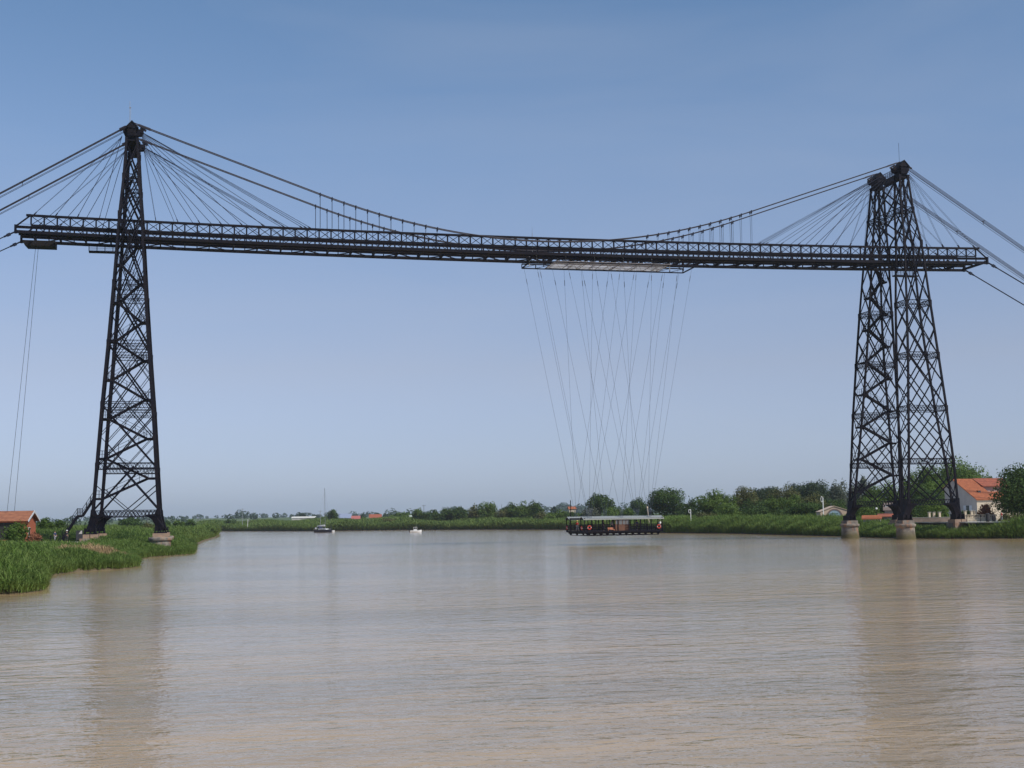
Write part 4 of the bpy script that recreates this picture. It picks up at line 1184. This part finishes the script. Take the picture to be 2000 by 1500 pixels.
x, y = spot(485, 800); z0 = gz(x, y)
rm = empty('river_mark', (x, y, z0), 'white leaning mark on the far bank left of the sailing yacht', 'mark')
m = MB(); m.bar((x - .5, y, z0), (x - .2, y, zrow(485, 1014, 800)), .22); m.build('post', WHITE, rm)
m = MB(); m.box(x - .5, x + 1.2, y - .1, y + .1, zrow(485, 1018, 800), zrow(485, 1017, 800)); m.build('board', POLEW, rm)

# ------------------------------------------------------------------ right bank terrace
m = MB()
tp = [(159.5, -8.8), (163, -12.5), (176, -24), (196, -42), (240, -66), (330, 40), (300, 120), (175, 60), (166, 22), (160.5, 5)]
m.prism(tp, 'z', 2.72, 2.95)
tag(m.build('quay_pavement', mat('pale_quay', (.55, .52, .46), .9, var=(.42, .40, .36), vscale=.6)), kind='structure')
m = MB()
m.prism([(x + .8 if x < 200 else x, y + .8 if y < 0 else y) for x, y in tp], 'z', -.5, 2.715)
tag(m.build('under_quay_shade', mat('under_quay_dark', (.07, .065, .055), .95, var=(.04, .04, .035), vscale=.8)), kind='structure')  # dark block below the slab, painting the shade of the void beneath
def fence(name, pts, h, step, label, mt, base):
    root = empty(name, (pts[0][0], pts[0][1], base), label, 'fence')
    rails = MB(); posts = []
    for (a, b_) in zip(pts[:-1], pts[1:]):
        a = np.array(a, float); b_ = np.array(b_, float); n = max(1, int(np.linalg.norm(b_ - a) / step))
        for zz in (h * .25, h * .5, h * .75, h): rails.bar((*a, base + zz), (*b_, base + zz), .035)
        for j in range(n): posts.append(a + (b_ - a) * j / n)
    rails.build('rail', mt, root)
    for p in posts:
        m = MB(); m.bar((p[0], p[1], base), (p[0], p[1], base + h + .05), .08); m.build('post', mt, root)
    return root
fence('railing', [(159.9, -8.6), (163.2, -12.1), (176.2, -23.6), (190, -36.2)], 1.15, 1.9, 'dark metal railing along the edge of the right bank quay', STEEL, 2.95)
# garden wall with pale pillars
gwr = empty('garden_wall', (170, 20, 2.95), 'low pinkish garden wall between the right tower and the house', 'wall')
a = np.array(spot(1752, 262)); b_ = np.array(spot(1858, 262))
m = MB(); m.bar((*a, 3.35), (*b_, 3.35), .3, .8); m.build('wall', mat('wall_pinkstone', (.34, .25, .20), .9, var=(.26, .20, .16), vscale=1.5), gwr)
m = MB(); m.bar((*a, 3.79), (*b_, 3.79), .38, .08); m.build('coping', CONCRETE, gwr)
for k, px in enumerate((1815, 1824, 1835, 1885.5, 1898, 1904.5, 1862)):
    x, y = spot(px, 264 + k % 2 * .5)
    h = 1.75 if px < 1870 else 1.9
    p = empty('gate_pillar', (x, y, 2.95), 'square pale rendered gate pillar on the garden wall behind the quay railing', 'pillar', 'pale gate pillars along the quay')
    m = MB(); m.box(x - .2, x + .2, y - .2, y + .2, 2.9, 2.95 + h); m.build('shaft', CREAM, p)
    m = MB(); m.box(x - .28, x + .28, y - .28, y + .28, 2.95 + h, 3.05 + h); m.build('cap', CONCRETE, p)
a = np.array(spot(1880, 263)); b_ = np.array(spot(1945, 266))
g2 = empty('garden_wall', (a[0], a[1], 2.95), 'low cream balustrade wall in front of the orange roofed house', 'wall')
m = MB(); m.bar((*a, 3.3), (*b_, 3.3), .3, .7); m.build('wall', CREAM, g2)
m = MB(); n = 22
for j in range(n):
    p = a + (b_ - a) * j / n; m.bar((p[0], p[1], 3.65), (p[0], p[1], 4.1), .12)
m.bar((*a, 4.14), (*b_, 4.14), .3, .09); m.build('balustrade', CREAM, g2)
for (px, d_, lb) in ((1929, 252, 'tall black litter bin on the quay in front of the reddish shrub'), (1941, 255, 'low black litter bin on the quay near the big dark tree')):
    x, y = spot(px, d_); bn = empty('litter_bin', (x, y, 2.95), lb, 'bin')
    m = MB(); m.lathe((x, y, 2.95), [(.28, 0), (.34, .3), (.35, 1.25 if px < 1935 else .9)], 14); m.build('bin_body', CL_DARK, bn)
    m = MB(); m.lathe((x, y, 2.95), [(.38, 1.26 if px < 1935 else .91), (.38, 1.33 if px < 1935 else .98), (.2, 1.45 if px < 1935 else 1.1)], 14); m.build('lid', CL_DARK, bn)
x, y = spot(1956.5, 252)
person((x, y, 2.95), 1.0, 'person in a red top walking on the quay below the big dark tree', CL_RED, CL_GREY, HAIRD)
x, y = spot(1712.4, 310); lm = empty('globe_lamp', (x, y, gz(x, y)), 'white globe lamp among the shrubs inside the right tower', 'lamp')
zt_ = zrow(1712.4, 995, 310); m = MB(); m.tube([(x, y, gz(x, y) - .3), (x, y, zt_)], .05, 6); m.build('post', STEEL, lm)
m = MB(); m.lathe((x, y, zt_), [(.08, -.05), (.22, .05), (.26, .2), (.2, .38), (.05, .44)], 14); m.build('globe', WHITE, lm)

# ------------------------------------------------------------------ left bank path, fence, visitors
m = MB(); m.prism([(-8, -9.5), (6.8, -10.6), (9.5, -8.6), (9.0, 0), (-8, 6)], 'z', 1.2, 2.3)
tag(m.build('path', mat('pale_gravel', (.52, .48, .38), .95, var=(.42, .38, .30), vscale=2)), kind='structure')
PZ0 = 2.3
fence('railing', [(-.5, -1), (5.5, -2), (8.2, -2.5)], 1.05, 1.3, 'dark metal railing at the foot of the left tower staircase', STEEL, PZ0)
x, y = 5.1, -6.2
person((x, y, PZ0), .8, 'person in a dark blue jacket and grey trousers left of the tower staircase', CL_NAVY, CL_GREY, HAIRD, arm=.15)
x, y = 6.9, -7.0
person((x, y, PZ0), 2.2, 'person in a white cap and dark clothes behind the foot of the tower staircase', CL_DARK, CL_DARK, HAIRD, CL_WHITE)
x, y = 8.7, -6.6
ip = empty('information_panel', (x, y, PZ0), 'black information panel with pale picture beside the left tower foot', 'panel', rz=R(-10))
m = MB(); m.box(-.5, .5, -.05, .05, .25, 1.75); c1 = m.build('board', CL_DARK)
m = MB(); m.prism([(-.1, 1.2), (.42, 1.2), (.42, 1.7), (.25, 1.7)], 'y', -.07, -.051); c2 = m.build('picture', PLASTER)
m = MB(); m.box(-.5, -.4, -.04, .04, 0, .25); m.box(.4, .5, -.04, .04, 0, .25); c3 = m.build('leg', CL_DARK)
place(ip, [c1, c2, c3])
x, y = .0, -5.0
bn = empty('litter_bin', (x, y, PZ0), 'small black litter bin near the boathouse end of the path', 'bin')
m = MB(); m.lathe((x, y, PZ0), [(.22, 0), (.28, .3), (.28, .95)], 12); m.build('bin_body', CL_DARK, bn); m = MB(); m.lathe((x, y, PZ0), [(.31, .96), (.31, 1.02), (.1, 1.1)], 12); m.build('lid', CL_DARK, bn)

# ------------------------------------------------------------------ foliage
def leaf_quads(rng, C, N_, size, jitter=.5):
    n = len(C)
    nrm = N_ + rng.normal(0, jitter, (n, 3)); nrm /= np.linalg.norm(nrm, axis=1)[:, None]
    t = np.cross(nrm, rng.normal(0, 1, (n, 3))); t /= (np.linalg.norm(t, axis=1)[:, None] + 1e-9)
    b = np.cross(nrm, t)
    s = size * rng.uniform(.6, 1.35, (n, 1)); asp = rng.uniform(.45, .8, (n, 1))
    A = C - t * s * .5; D = C + t * s * .5
    B = C - b * s * asp * .5 + t * s * rng.uniform(-.1, .1, (n, 1)); E = C + b * s * asp * .5
    return np.stack([A, B, D, E], 1)

def tree(px, ytop, w_px, dist, kind, label, leaf='mid', base_y=None, dens=1.0, name='tree', group=None, cat='tree', trunk_frac=.25, seed=None, pos=None, ls=1.0):
    x, y = spot(px, dist) if pos is None else pos
    while pos is None and px > 400 and dist < 1100 and float(river_dist(np.array([x]), np.array([y]))[0]) < (8 if px > 1340 else 16) + (0 if kind == 'bush' else 6):
        dist += 4; x, y = spot(px, dist)
    g = gz(x, y); ztop = zrow(px, ytop, dist)
    W = w_px * dist / F_PX; H = max(ztop - g, 1.0)
    rng = np.random.default_rng(int(px * 7 + ytop * 13) if seed is None else seed)
    root = empty(name, (x, y, g), label, cat, group)
    rx = W / 2; 
    z0 = {'round': .16, 'bush': -.02, 'low': .07, 'umbrella': .30, 'pine': .35, 'tall': .10, 'oval': .20}[kind] * H
    cz_, rz_ = (z0 + H) / 2, (H - z0) / 2
    nl = {'round': 26, 'bush': 22, 'low': 30, 'umbrella': 24, 'pine': 20, 'tall': 26, 'oval': 24}[kind]
    lob = []
    for i in range(nl):
        d = rng.normal(0, 1, 3); d /= np.linalg.norm(d)
        if kind == 'umbrella': d[2] = abs(d[2]) * .8 - .15
        r_ = rng.uniform(.40, .74)
        ctr = d * r_
        lr = rng.uniform(.26, .42)
        lob.append((ctr, lr))
    lob.append((np.zeros(3), .62))
    leafsize = max(.30, dist * .0012) * (1.0 if kind != 'pine' else .85) * ls
    pts = []; nr = []
    area = 4 * math.pi * (rx * rx + 2 * rx * rz_) / 3
    n_tot = int(np.clip(area / (leafsize ** 2) * 6.0 * dens, 900, 16000))
    wts = np.array([l[1] ** 2 for l in lob]); wts = wts / wts.sum()
    for (ctr, lr), wt in zip(lob, wts):
        k = max(8, int(n_tot * wt)); d = rng.normal(0, 1, (k, 3)); d /= np.linalg.norm(d, axis=1)[:, None]
        rr = lr * rng.uniform(.55, 1.08, (k, 1)) * (1 + .16 * np.sin(d[:, :1] * 7 + d[:, 1:2] * 5 + ctr[0] * 9))
        p = ctr + d * rr
        p[:, 2] = np.where(kind == 'umbrella', p[:, 2] * 1.0, p[:, 2])
        pts.append(p); nr.append(d * .8 + p * .35)
    P_ = np.concatenate(pts); Nn = np.concatenate(nr)
    for ax_i in (0, 1):
        P_[:, ax_i] /= np.percentile(np.abs(P_[:, ax_i]), 97.5)
    P_[:, 2] /= np.percentile(P_[:, 2], 99.8)
    if kind in ('bush',): P_[:, 2] = np.maximum(P_[:, 2], -1)
    C_ = np.stack([x + P_[:, 0] * rx, y + P_[:, 1] * rx * rng.uniform(.85, 1.1), g + cz_ + P_[:, 2] * rz_], 1)
    if kind == 'tall': 
        tt = np.clip((C_[:, 2] - g) / H, 0, 1); sc = 1.05 - .45 * tt; C_[:, 0] = x + (C_[:, 0] - x) * sc; C_[:, 1] = y + (C_[:, 1] - y) * sc
    C_[:, 2] = np.maximum(C_[:, 2], g + .1)
    Q = leaf_quads(rng, C_, Nn, leafsize)
    quads_mesh('crown', Q, LV[leaf] if isinstance(leaf, str) else leaf, root)
    m = MB(); th = z0 + (H - z0) * .55; tr = max(.10, H * .028)
    m.tube([(x, y, g - .3), (x + tr * .3, y, g + th * .5), (x, y, g + th)], [tr * 1.3, tr, tr * .5], 8)
    for i in range(5):
        a_ = rng.uniform(0, 6.28); zz = g + th * rng.uniform(.45, .95); e = (x + math.cos(a_) * rx * .55, y + math.sin(a_) * rx * .55, zz + rz_ * rng.uniform(.3, .7))
        m.tube([(x, y, zz), ((x + e[0]) / 2, (y + e[1]) / 2, zz + (e[2] - zz) * .6), e], [tr * .5, tr * .3, tr * .12], 6)
    m.build('trunk', BARK, root)
    return root

T = tree
# right wood, left to right (column, top row, width, distance, kind, label, leaf)
T(1303, 953.5, 66, 432, 'round', 'big round green tree just right of the gondola', 'dark', dens=1.2)
T(1350, 973, 30, 455, 'round', 'small dark tree right of the big round tree by the gondola', 'dark')
T(1398, 957, 74, 425, 'round', 'broad mid green tree crown behind the square topped river mark', 'mid', dens=1.2)
T(1459, 950, 54, 430, 'oval', 'rusty brown green tree with ragged top in the right wood', 'olive')
T(1500, 951, 62, 520, 'pine', 'dark pine behind the brown green ragged tree', 'pine')
T(1517, 969, 42, 400, 'round', 'bright green tree low in the middle of the right wood', 'mid')
T(1530, 950, 54, 445, 'round', 'yellowish green rounded tree above the bright low one in the right wood', 'olive')
T(1563, 943, 50, 540, 'pine', 'dark pine on the skyline left of the tallest wood crowns', 'pine')
T(1590, 938.5, 52, 500, 'pine', 'tallest dark pine on the skyline of the right wood', 'pine')
T(1616, 946, 34, 510, 'pine', 'narrow dark pine left of the right tower', 'pine')
T(1644, 940, 48, 480, 'tall', 'hazy grey green poplar directly behind the river leg of the right tower', 'grey')
T(1630, 952, 30, 500, 'tall', 'hazy grey green poplar left of the right tower', 'grey')
T(1556, 966, 44, 395, 'round', 'dense green tree in front of the dark pines', 'mid')
T(1590, 964, 50, 385, 'round', 'olive green tree behind the oval hoop river mark', 'olive')
T(1568, 982, 84, 352, 'bush', 'large dark green thicket at the reeds left of the arched hall', 'dark', dens=1.3)
T(1478, 990, 50, 372, 'bush', 'low dark thicket in the reeds below the brown green tree', 'dark')
T(1438, 998, 34, 368, 'bush', 'small yellow green bush in the reeds right of the square river mark', 'bright')
T(1375, 1000, 40, 380, 'bush', 'low olive bush just right of the square river mark', 'olive')
T(1420, 985, 60, 400, 'bush', 'green undergrowth below the broad mid green crown', 'mid')
T(1475, 975, 60, 420, 'bush', 'dark undergrowth below the ragged brown green tree', 'dark')
T(1622, 975, 60, 420, 'bush', 'dark undergrowth behind the arched hall', 'dark')
T(1690, 930, 40, 430, 'tall', 'hazy pale green poplar framed by the far right pylon', 'grey')
T(1668, 944, 30, 450, 'tall', 'grey green poplar behind the stairs of the right tower', 'grey')
T(1711, 948, 42, 350, 'round', 'mid green tree seen through the stairs of the right tower', 'mid')
T(1738, 938, 40, 335, 'round', 'bright yellow green tree between the two right pylons', 'bright')
T(1700, 972, 70, 325, 'bush', 'green shrubs behind the low orange roofed shed', 'mid')
T(1745, 975, 60, 335, 'bush', 'dark shrubs behind the grey cottage', 'dark')
T(1775, 924, 34, 360, 'round', 'green tree behind the middle legs of the right tower', 'mid')
T(1811, 903, 50, 390, 'round', 'tall green tree top seen through the near right pylon', 'mid')
T(1878, 893, 96, 370, 'low', 'very large green tree rising above the orange roofed house', 'mid', dens=1.8, ls=1.1)
T(1850, 908, 60, 380, 'round', 'tall green tree left of the very large one', 'mid')
T(1830, 936, 62, 340, 'round', 'bright green tree left of the house gable', 'bright')
T(1795, 950, 60, 330, 'round', 'dark green tree behind the braces of the near right pylon', 'dark')
T(1828, 958, 70, 318, 'round', 'dark tree with low crown beside the grey gable', 'dark')
T(1826, 976, 52, 282, 'round', 'small leafy tree standing over the garden wall pillars', 'mid')
T(1790, 985, 50, 290, 'bush', 'dark shrub inside the base of the near right pylon', 'dark')
T(1929, 928.5, 44, 400, 'round', 'distant green tree top between the house roof and the big dark tree', 'mid')
T(2010, 908, 112, 262, 'low', 'big dark chestnut tree at the right edge covering the house', 'dark', dens=2.6, ls=1.35)
T(2025, 925, 70, 266, 'round', 'dark tree cut by the right edge of the frame', 'dark', dens=1.2)
T(1925, 984, 30, 268, 'bush', 'reddish brown shrub before the cream house front', RUSTLEAF, name='shrub', cat='shrub')
T(1848, 1000, 16, 268, 'bush', 'bright green clipped shrub on the garden wall', 'bright', name='shrub', cat='shrub')
T(1841, 1006, 10, 266, 'bush', 'small bright green shrub left of the clipped one', 'bright', name='shrub', cat='shrub')
T(1888, 997, 26, 270, 'bush', 'dark hedge under the shuttered window', 'dark', name='shrub', cat='shrub')
T(1972, 1003, 40, 258, 'bush', 'yellow green shrub under the big dark tree', 'olive', name='shrub', cat='shrub')
T(2010, 1000, 40, 258, 'bush', 'green shrub at the right edge of the frame', 'mid', name='shrub', cat='shrub')

# middle of the picture, above and left of the gondola
T(1172, 964.5, 50, 470, 'umbrella', 'flat topped umbrella shaped tree above the left part of the gondola', 'dark', dens=1.4)
T(1246.5, 971, 27, 440, 'oval', 'small egg shaped dark tree above the right part of the gondola', 'dark', dens=1.3)
T(1228, 990, 26, 450, 'bush', 'low green bush left of the egg shaped tree', 'mid')
T(1262, 990, 26, 440, 'bush', 'light green bush right of the egg shaped tree', 'bright')
T(1200, 989, 50, 430, 'bush', 'mid green thicket below the umbrella shaped tree', 'mid')
T(1150, 992, 40, 425, 'bush', 'grey olive scrub behind the left end of the gondola', 'grey')
T(1118, 999, 26, 420, 'bush', 'dark bush behind the left corner of the gondola', 'dark')
T(1139, 1001, 20, 410, 'bush', 'bright yellow green bush behind the gondola corner', 'bright')
T(1096, 995, 28, 500, 'round', 'round green tree left of the gondola roof', 'mid')
T(1082, 989, 13, 900, 'round', 'hazy distant tree left of the gondola', 'far')
T(1058, 998, 24, 520, 'bush', 'olive green bush at the right end of the round tree row', 'olive')
T(1046, 978, 28, 560, 'oval', 'dark green tree at the right end of the round tree row', 'dark')
T(1075, 1001, 24, 480, 'bush', 'bright green bush between the tree row and the gondola', 'bright')
T(1022, 979, 34, 540, 'round', 'mid green round tree with pale top in the tree row', 'mid')
T(998, 981, 34, 545, 'round', 'dark round tree beside the pale pole in the tree row', 'dark')
T(980, 994, 26, 550, 'bush', 'low olive tree in the dip of the tree row', 'olive')
T(951, 980.5, 37, 540, 'round', 'tall round green tree in the middle of the tree row', 'mid')
T(924, 986, 24, 560, 'round', 'paler green tree left of the tall round one in the tree row', 'olive')
T(897, 990, 34, 580, 'round', 'broad dark tree in the left half of the tree row', 'dark')
T(872, 991, 34, 590, 'round', 'broad dark tree at the left part of the tree row', 'dark')
T(848, 995, 22, 620, 'round', 'small dark tree near the left end of the tree row', 'dark')
T(838, 998, 34, 660, 'round', 'dark low tree below the dark utility pole', 'dark')
T(815, 992, 20, 680, 'round', 'pale green pointed tree at the left end of the dark tree row', 'mid')
T(822, 1000, 30, 700, 'bush', 'dark green bush at the foot of the pale pointed tree', 'dark')
T(775, 1001, 26, 820, 'round', 'mid green round tree right of the orange roofed far house', 'mid')
T(790, 1000, 20, 780, 'round', 'rounded green tree before the pale green gable', 'mid')
T(756, 1003, 18, 900, 'round', 'small dark tree right beside the orange roofed far house', 'far')
T(738, 1002, 12, 1250, 'round', 'hazy tree above the orange roofed far house', 'far')
T(709, 1003, 9, 1250, 'round', 'hazy small tree above the dull red roof', 'far')
T(762, 1012, 30, 700, 'bush', 'olive bush on the bank below the orange roofed far house', 'olive')
T(712, 1010, 12, 930, 'bush', 'yellow green bush right of the dull red roof', 'bright')
T(675, 1016, 12, 700, 'bush', 'small dark bush on the bank below the slate blue roof', 'dark')
T(650.5, 995.5, 19, 760, 'oval', 'dark upright tree just right of the yacht mast', 'dark', dens=1.2)
T(635, 1008, 18, 800, 'bush', 'round green bush behind the sailing yacht', 'mid')
T(620, 1008, 8, 900, 'bush', 'small dark bush right of the long pale barn', 'far')
T(590, 1002, 12, 1150, 'oval', 'hazy upright tree above the long pale barn', 'far')
T(450, 1013.5, 18, 760, 'bush', 'dark round bush in the field left of the pale utility pole', 'dark')
# left side, behind the boathouse and the left tower
T(90, 1011, 28, 300, 'round', 'dark leafy tree right of the boathouse', 'mid')
T(115, 1014, 22, 330, 'round', 'dark rounded tree between the boathouse and the tower staircase', 'dark')
T(33, 1020, 40, 205, 'bush', 'dark green bush in front of the boathouse', 'mid', name='shrub', cat='shrub', dens=1.3)
T(67, 1040, 24, 212, 'bush', 'rust coloured dry shrub at the right end of the boathouse', RUSTLEAF, name='shrub', cat='shrub')
T(254, 1008.5, 40, 520, 'round', 'dark round tree seen under the brace of the left tower', 'dark', dens=1.2)
T(288, 1020, 30, 420, 'bush', 'yellow green bush right of the dark round tree under the left tower', 'olive')
T(328, 1017, 12, 560, 'round', 'small round dark tree just right of the left tower foot', 'dark')
T(346, 1017, 15, 560, 'round', 'small round tree in the middle of the little row right of the left tower', 'mid')
T(358, 1018, 12, 560, 'round', 'small tree third in the little row right of the left tower', 'mid')
T(373, 1014, 18, 560, 'round', 'darkest and largest tree of the little row right of the left tower', 'dark')
T(168, 1026, 18, 330, 'bush', 'light green bush behind the foot of the left tower', 'bright')

# distant woods: a mass nobody could count
def wood(px0, px1, dist, depth, htop, label, n, leaf='far', size=3.0, wob=3, dn=1.0):
    rng = np.random.default_rng(int(px0 + dist)); C_ = []; Nn = []
    m = int((px1 - px0) * dist / F_PX / 9 * dn)
    for i in range(m):
        px = rng.uniform(px0, px1); d_ = dist + rng.uniform(0, depth); x, y = spot(px, d_); g = gz(x, y)
        if river_dist(np.array([x]), np.array([y]))[0] < 3: continue
        h = rng.uniform(.55, 1.0) * htop * (1 + .25 * math.sin(px * .05 * wob)); r_ = h * rng.uniform(.45, .75)
        k = n; d = rng.normal(0, 1, (k, 3)); d /= np.linalg.norm(d, axis=1)[:, None]
        C_.append(np.stack([x + d[:, 0] * r_, y + d[:, 1] * r_, g + h * .5 + d[:, 2] * h * .52], 1)); Nn.append(d)
    if not C_: return
    Q = leaf_quads(rng, np.concatenate(C_), np.concatenate(Nn), size)
    tag(quads_mesh('distant_wood', Q, LV[leaf]), label, 'wood', kind='stuff')
wood(-40, 235, 900, 200, 11, 'low hazy wood along the skyline behind the left tower', 80, size=2.2)
wood(200, 420, 1150, 300, 9, 'thin hazy tree line right of the left tower', 60, size=2.2)
wood(440, 560, 1500, 300, 11, 'hazy tree line in the field left of the sailing yacht', 70, size=2.6)
wood(560, 800, 1700, 500, 9, 'hazy hedgerow trees behind the far houses', 50, size=2.8)
wood(880, 1340, 2700, 900, 19, 'blue wooded ridge on the skyline behind the gondola', 60, size=6.0, dn=2.2)
wood(-40, 900, 3000, 600, 9, 'faint far tree line on the left skyline', 30, size=5)
wood(1330, 2100, 620, 200, 13, 'deep shaded wood behind the right bank trees', 90, leaf='dark', size=1.3)

# ------------------------------------------------------------------ reeds
def sample_pts(rng, n, x0, x1, y0, y1, dmin, dmax, pxlo=-60, pxhi=2060, test=None):
    X = rng.uniform(x0, x1, n); Y = rng.uniform(y0, y1, n)
    v = np.stack([X - CAM[0], Y - CAM[1]], 1); a = v @ rt[:2]; b = v @ np.array([math.sin(YAW), math.cos(YAW)])
    px = 1000 + F_PX * a / b
    k = (px > pxlo) & (px < pxhi); X, Y, px = X[k], Y[k], px[k]
    d = river_dist(X, Y); k = (d > dmin) & (d < dmax); X, Y, px, d = X[k], Y[k], px[k], d[k]
    if test is not None: k = test(X, Y, d); X, Y, px, d = X[k], Y[k], px[k], d[k]
    return X, Y, d, px

def reeds(name, label, X, Y, d, hfun, leafw, leafl, per, mt, seed, zoff=0.0):
    rng = np.random.default_rng(seed); n = len(X)
    g = ground_z(X, Y, d); h = hfun(X, Y, d) * rng.uniform(.78, 1.12, n)
    X = np.repeat(X, per); Y = np.repeat(Y, per); g = np.repeat(g, per); h = np.repeat(h, per); n = len(X)
    az = rng.uniform(0, 2 * math.pi, n); t = rng.uniform(.12, 1.0, n) ** .75
    L_ = leafl * rng.uniform(.6, 1.2, n); w = leafw * rng.uniform(.6, 1.2, n)
    bx_ = X + rng.normal(0, .12, n); by_ = Y + rng.normal(0, .12, n); bz = g + np.maximum(0, t * h - L_ * .75)
    el1 = rng.uniform(.9, 1.45, n); el2 = el1 - rng.uniform(.3, 1.1, n)
    dx, dy = np.cos(az), np.sin(az)
    p1 = np.stack([bx_, by_, bz], 1)
    p2 = p1 + np.stack([dx * np.cos(el1), dy * np.cos(el1), np.sin(el1)], 1) * (L_ * .55)[:, None]
    p3 = p2 + np.stack([dx * np.cos(el2), dy * np.cos(el2), np.sin(el2)], 1) * (L_ * .55)[:, None]
    s = np.stack([-dy, dx, rng.uniform(-.3, .3, n)], 1) * (w / 2)[:, None]
    # one kite shaped, folded blade: tip, sides at the middle, root (two triangles sharing an edge)
    V = np.stack([p1 - s * .4, p2 - s, p3, p2 + s, p1 + s * .4], 1)
    o = quads_mesh(name, V, mt, nv=5)
    tag(o, label, 'reeds', kind='stuff')
    return o

rng = np.random.default_rng(11)
def h_left(X, Y, d):
    h = np.interp(Y, [-130, -95, -76, -67, -56, -48, -20, 10, 60, 200, 450], [2.0, 2.2, 1.6, 1.05, 1.1, 1.4, 1.3, 1.45, 2.2, 2.3, 2.6])
    h = np.where((X < 11) & (Y > -30) & (Y < -10), h * .55, h)
    h = h * np.clip(.55 + d * .12, .55, 1.0) * (1 + .15 * np.sin(X * .9 + Y * .33) + .1 * np.sin(Y * .8))
    r_ = np.hypot(X - 20.7, Y + 8.5); h = np.where(r_ < 6, h * np.interp(r_, [0, 3, 6], [.35, .5, 1]), h)
    return h
not_path = lambda X, Y, d: ~((X > -9) & (X < 9.8) & (Y > -10.8) & (Y < 6.5)) & ~((X < 2.5) & (Y > -2) & (Y < 12)) & (np.hypot(X - 20.7, Y + 5.4) > 2) & (np.hypot(X - 20.7, Y - 15.5) > 2)
X, Y, d, px = sample_pts(rng, 260000, -20, 30, -135, 60, -.35, 60, -80, 440, not_path)
dry = ((X > 10.8) & (X < 17.0 + .15 * (Y + 60)) & (Y > -66) & (Y < -53)) & (np.sin(X * 1.3 + Y * .5) > -.6)
reeds('reeds', 'dense green reeds covering the near left bank', X[~dry], Y[~dry], d[~dry], h_left, .085, .95, 6, REED, 1)
reeds('dry_reeds', 'patch of dry straw coloured reeds within the left bank reeds', X[dry], Y[dry], d[dry], lambda X, Y, d: h_left(X, Y, d) * 1.15, .07, .95, 7, STRAW, 2)
X, Y, d, px = sample_pts(rng, 200000, -60, 45, 55, 500, .1, 110, -80, 450)
reeds('reeds', 'reeds and marsh plants stretching behind the left tower to the river bend', X, Y, d, h_left, .20, 1.4, 4, REED2, 3)
def h_right(X, Y, d):
    h = np.interp(Y, [-60, -18, -13, -9, 2, 10, 20, 60, 100, 150], [2.9, 2.8, 2.0, 1.45, 1.55, 1.55, 1.6, 2.7, 3.1, 3.0])
    return h * np.clip(.8 + d * .12, .8, 1.0) * (1 + .16 * np.sin(X * .7 + Y * .45) + .1 * np.sin(Y * 1.1))
def right_ok(X, Y, d):
    on_quay = (Y < 24) & (X > 156.5) & (d > 4.6)
    return ~on_quay & ~((Y < 60) & (d > 12)) & (np.hypot(X - 160, Y + 5.4) > 2.2) & (np.hypot(X - 160, Y - 15.5) > 2.2)
X, Y, d, px = sample_pts(rng, 420000, 150, 230, -70, 160, -.3, 26, 1200, 2080, right_ok)
reeds('reeds', 'tall green reeds along the foot of the right bank', X, Y, d, h_right, .12, 1.15, 6, REED, 4)
X, Y, d, px = sample_pts(rng, 380000, 150, 230, 140, 420, .05, 40, 1060, 1340)
reeds('reeds', 'bright reed belt on the far bank behind the gondola', X, Y, d, lambda X, Y, d: 2.9 + .5 * np.sin(X * .3 + Y * .2) + 0 * d, .3, 1.8, 4, REED, 5)
X, Y, d, px = sample_pts(rng, 460000, 30, 215, 250, 720, .05, 60, 380, 1130)
reeds('reeds', 'dark green bank scrub along the far shore behind the sailing yacht', X, Y, d, lambda X, Y, d: np.clip(3.0 + d * .03, 0, 4.2) + .6 * np.sin(X * .2), .5, 2.4, 4, REED2, 6)

# ------------------------------------------------------------------ haze
hm_ = bpy.data.materials.new('haze_air'); hm_.use_nodes = True; ht = hm_.node_tree; ht.nodes.clear()
ho = ht.nodes.new('ShaderNodeOutputMaterial'); pv = ht.nodes.new('ShaderNodeVolumePrincipled')
pv.inputs['Color'].default_value = (.78, .86, 1.0, 1); pv.inputs['Density'].default_value = 0.75e-4; pv.inputs['Anisotropy'].default_value = .2
ht.links.new(pv.outputs[0], ho.inputs['Volume'])
m = MB(); m.box(-7300, 8300, -3300, 9300, -6, 115)
hz = m.build('haze', hm_); tag(hz, 'pale summer haze hanging over the river and the far fields', 'haze', kind='stuff'); hz.hide_select = True
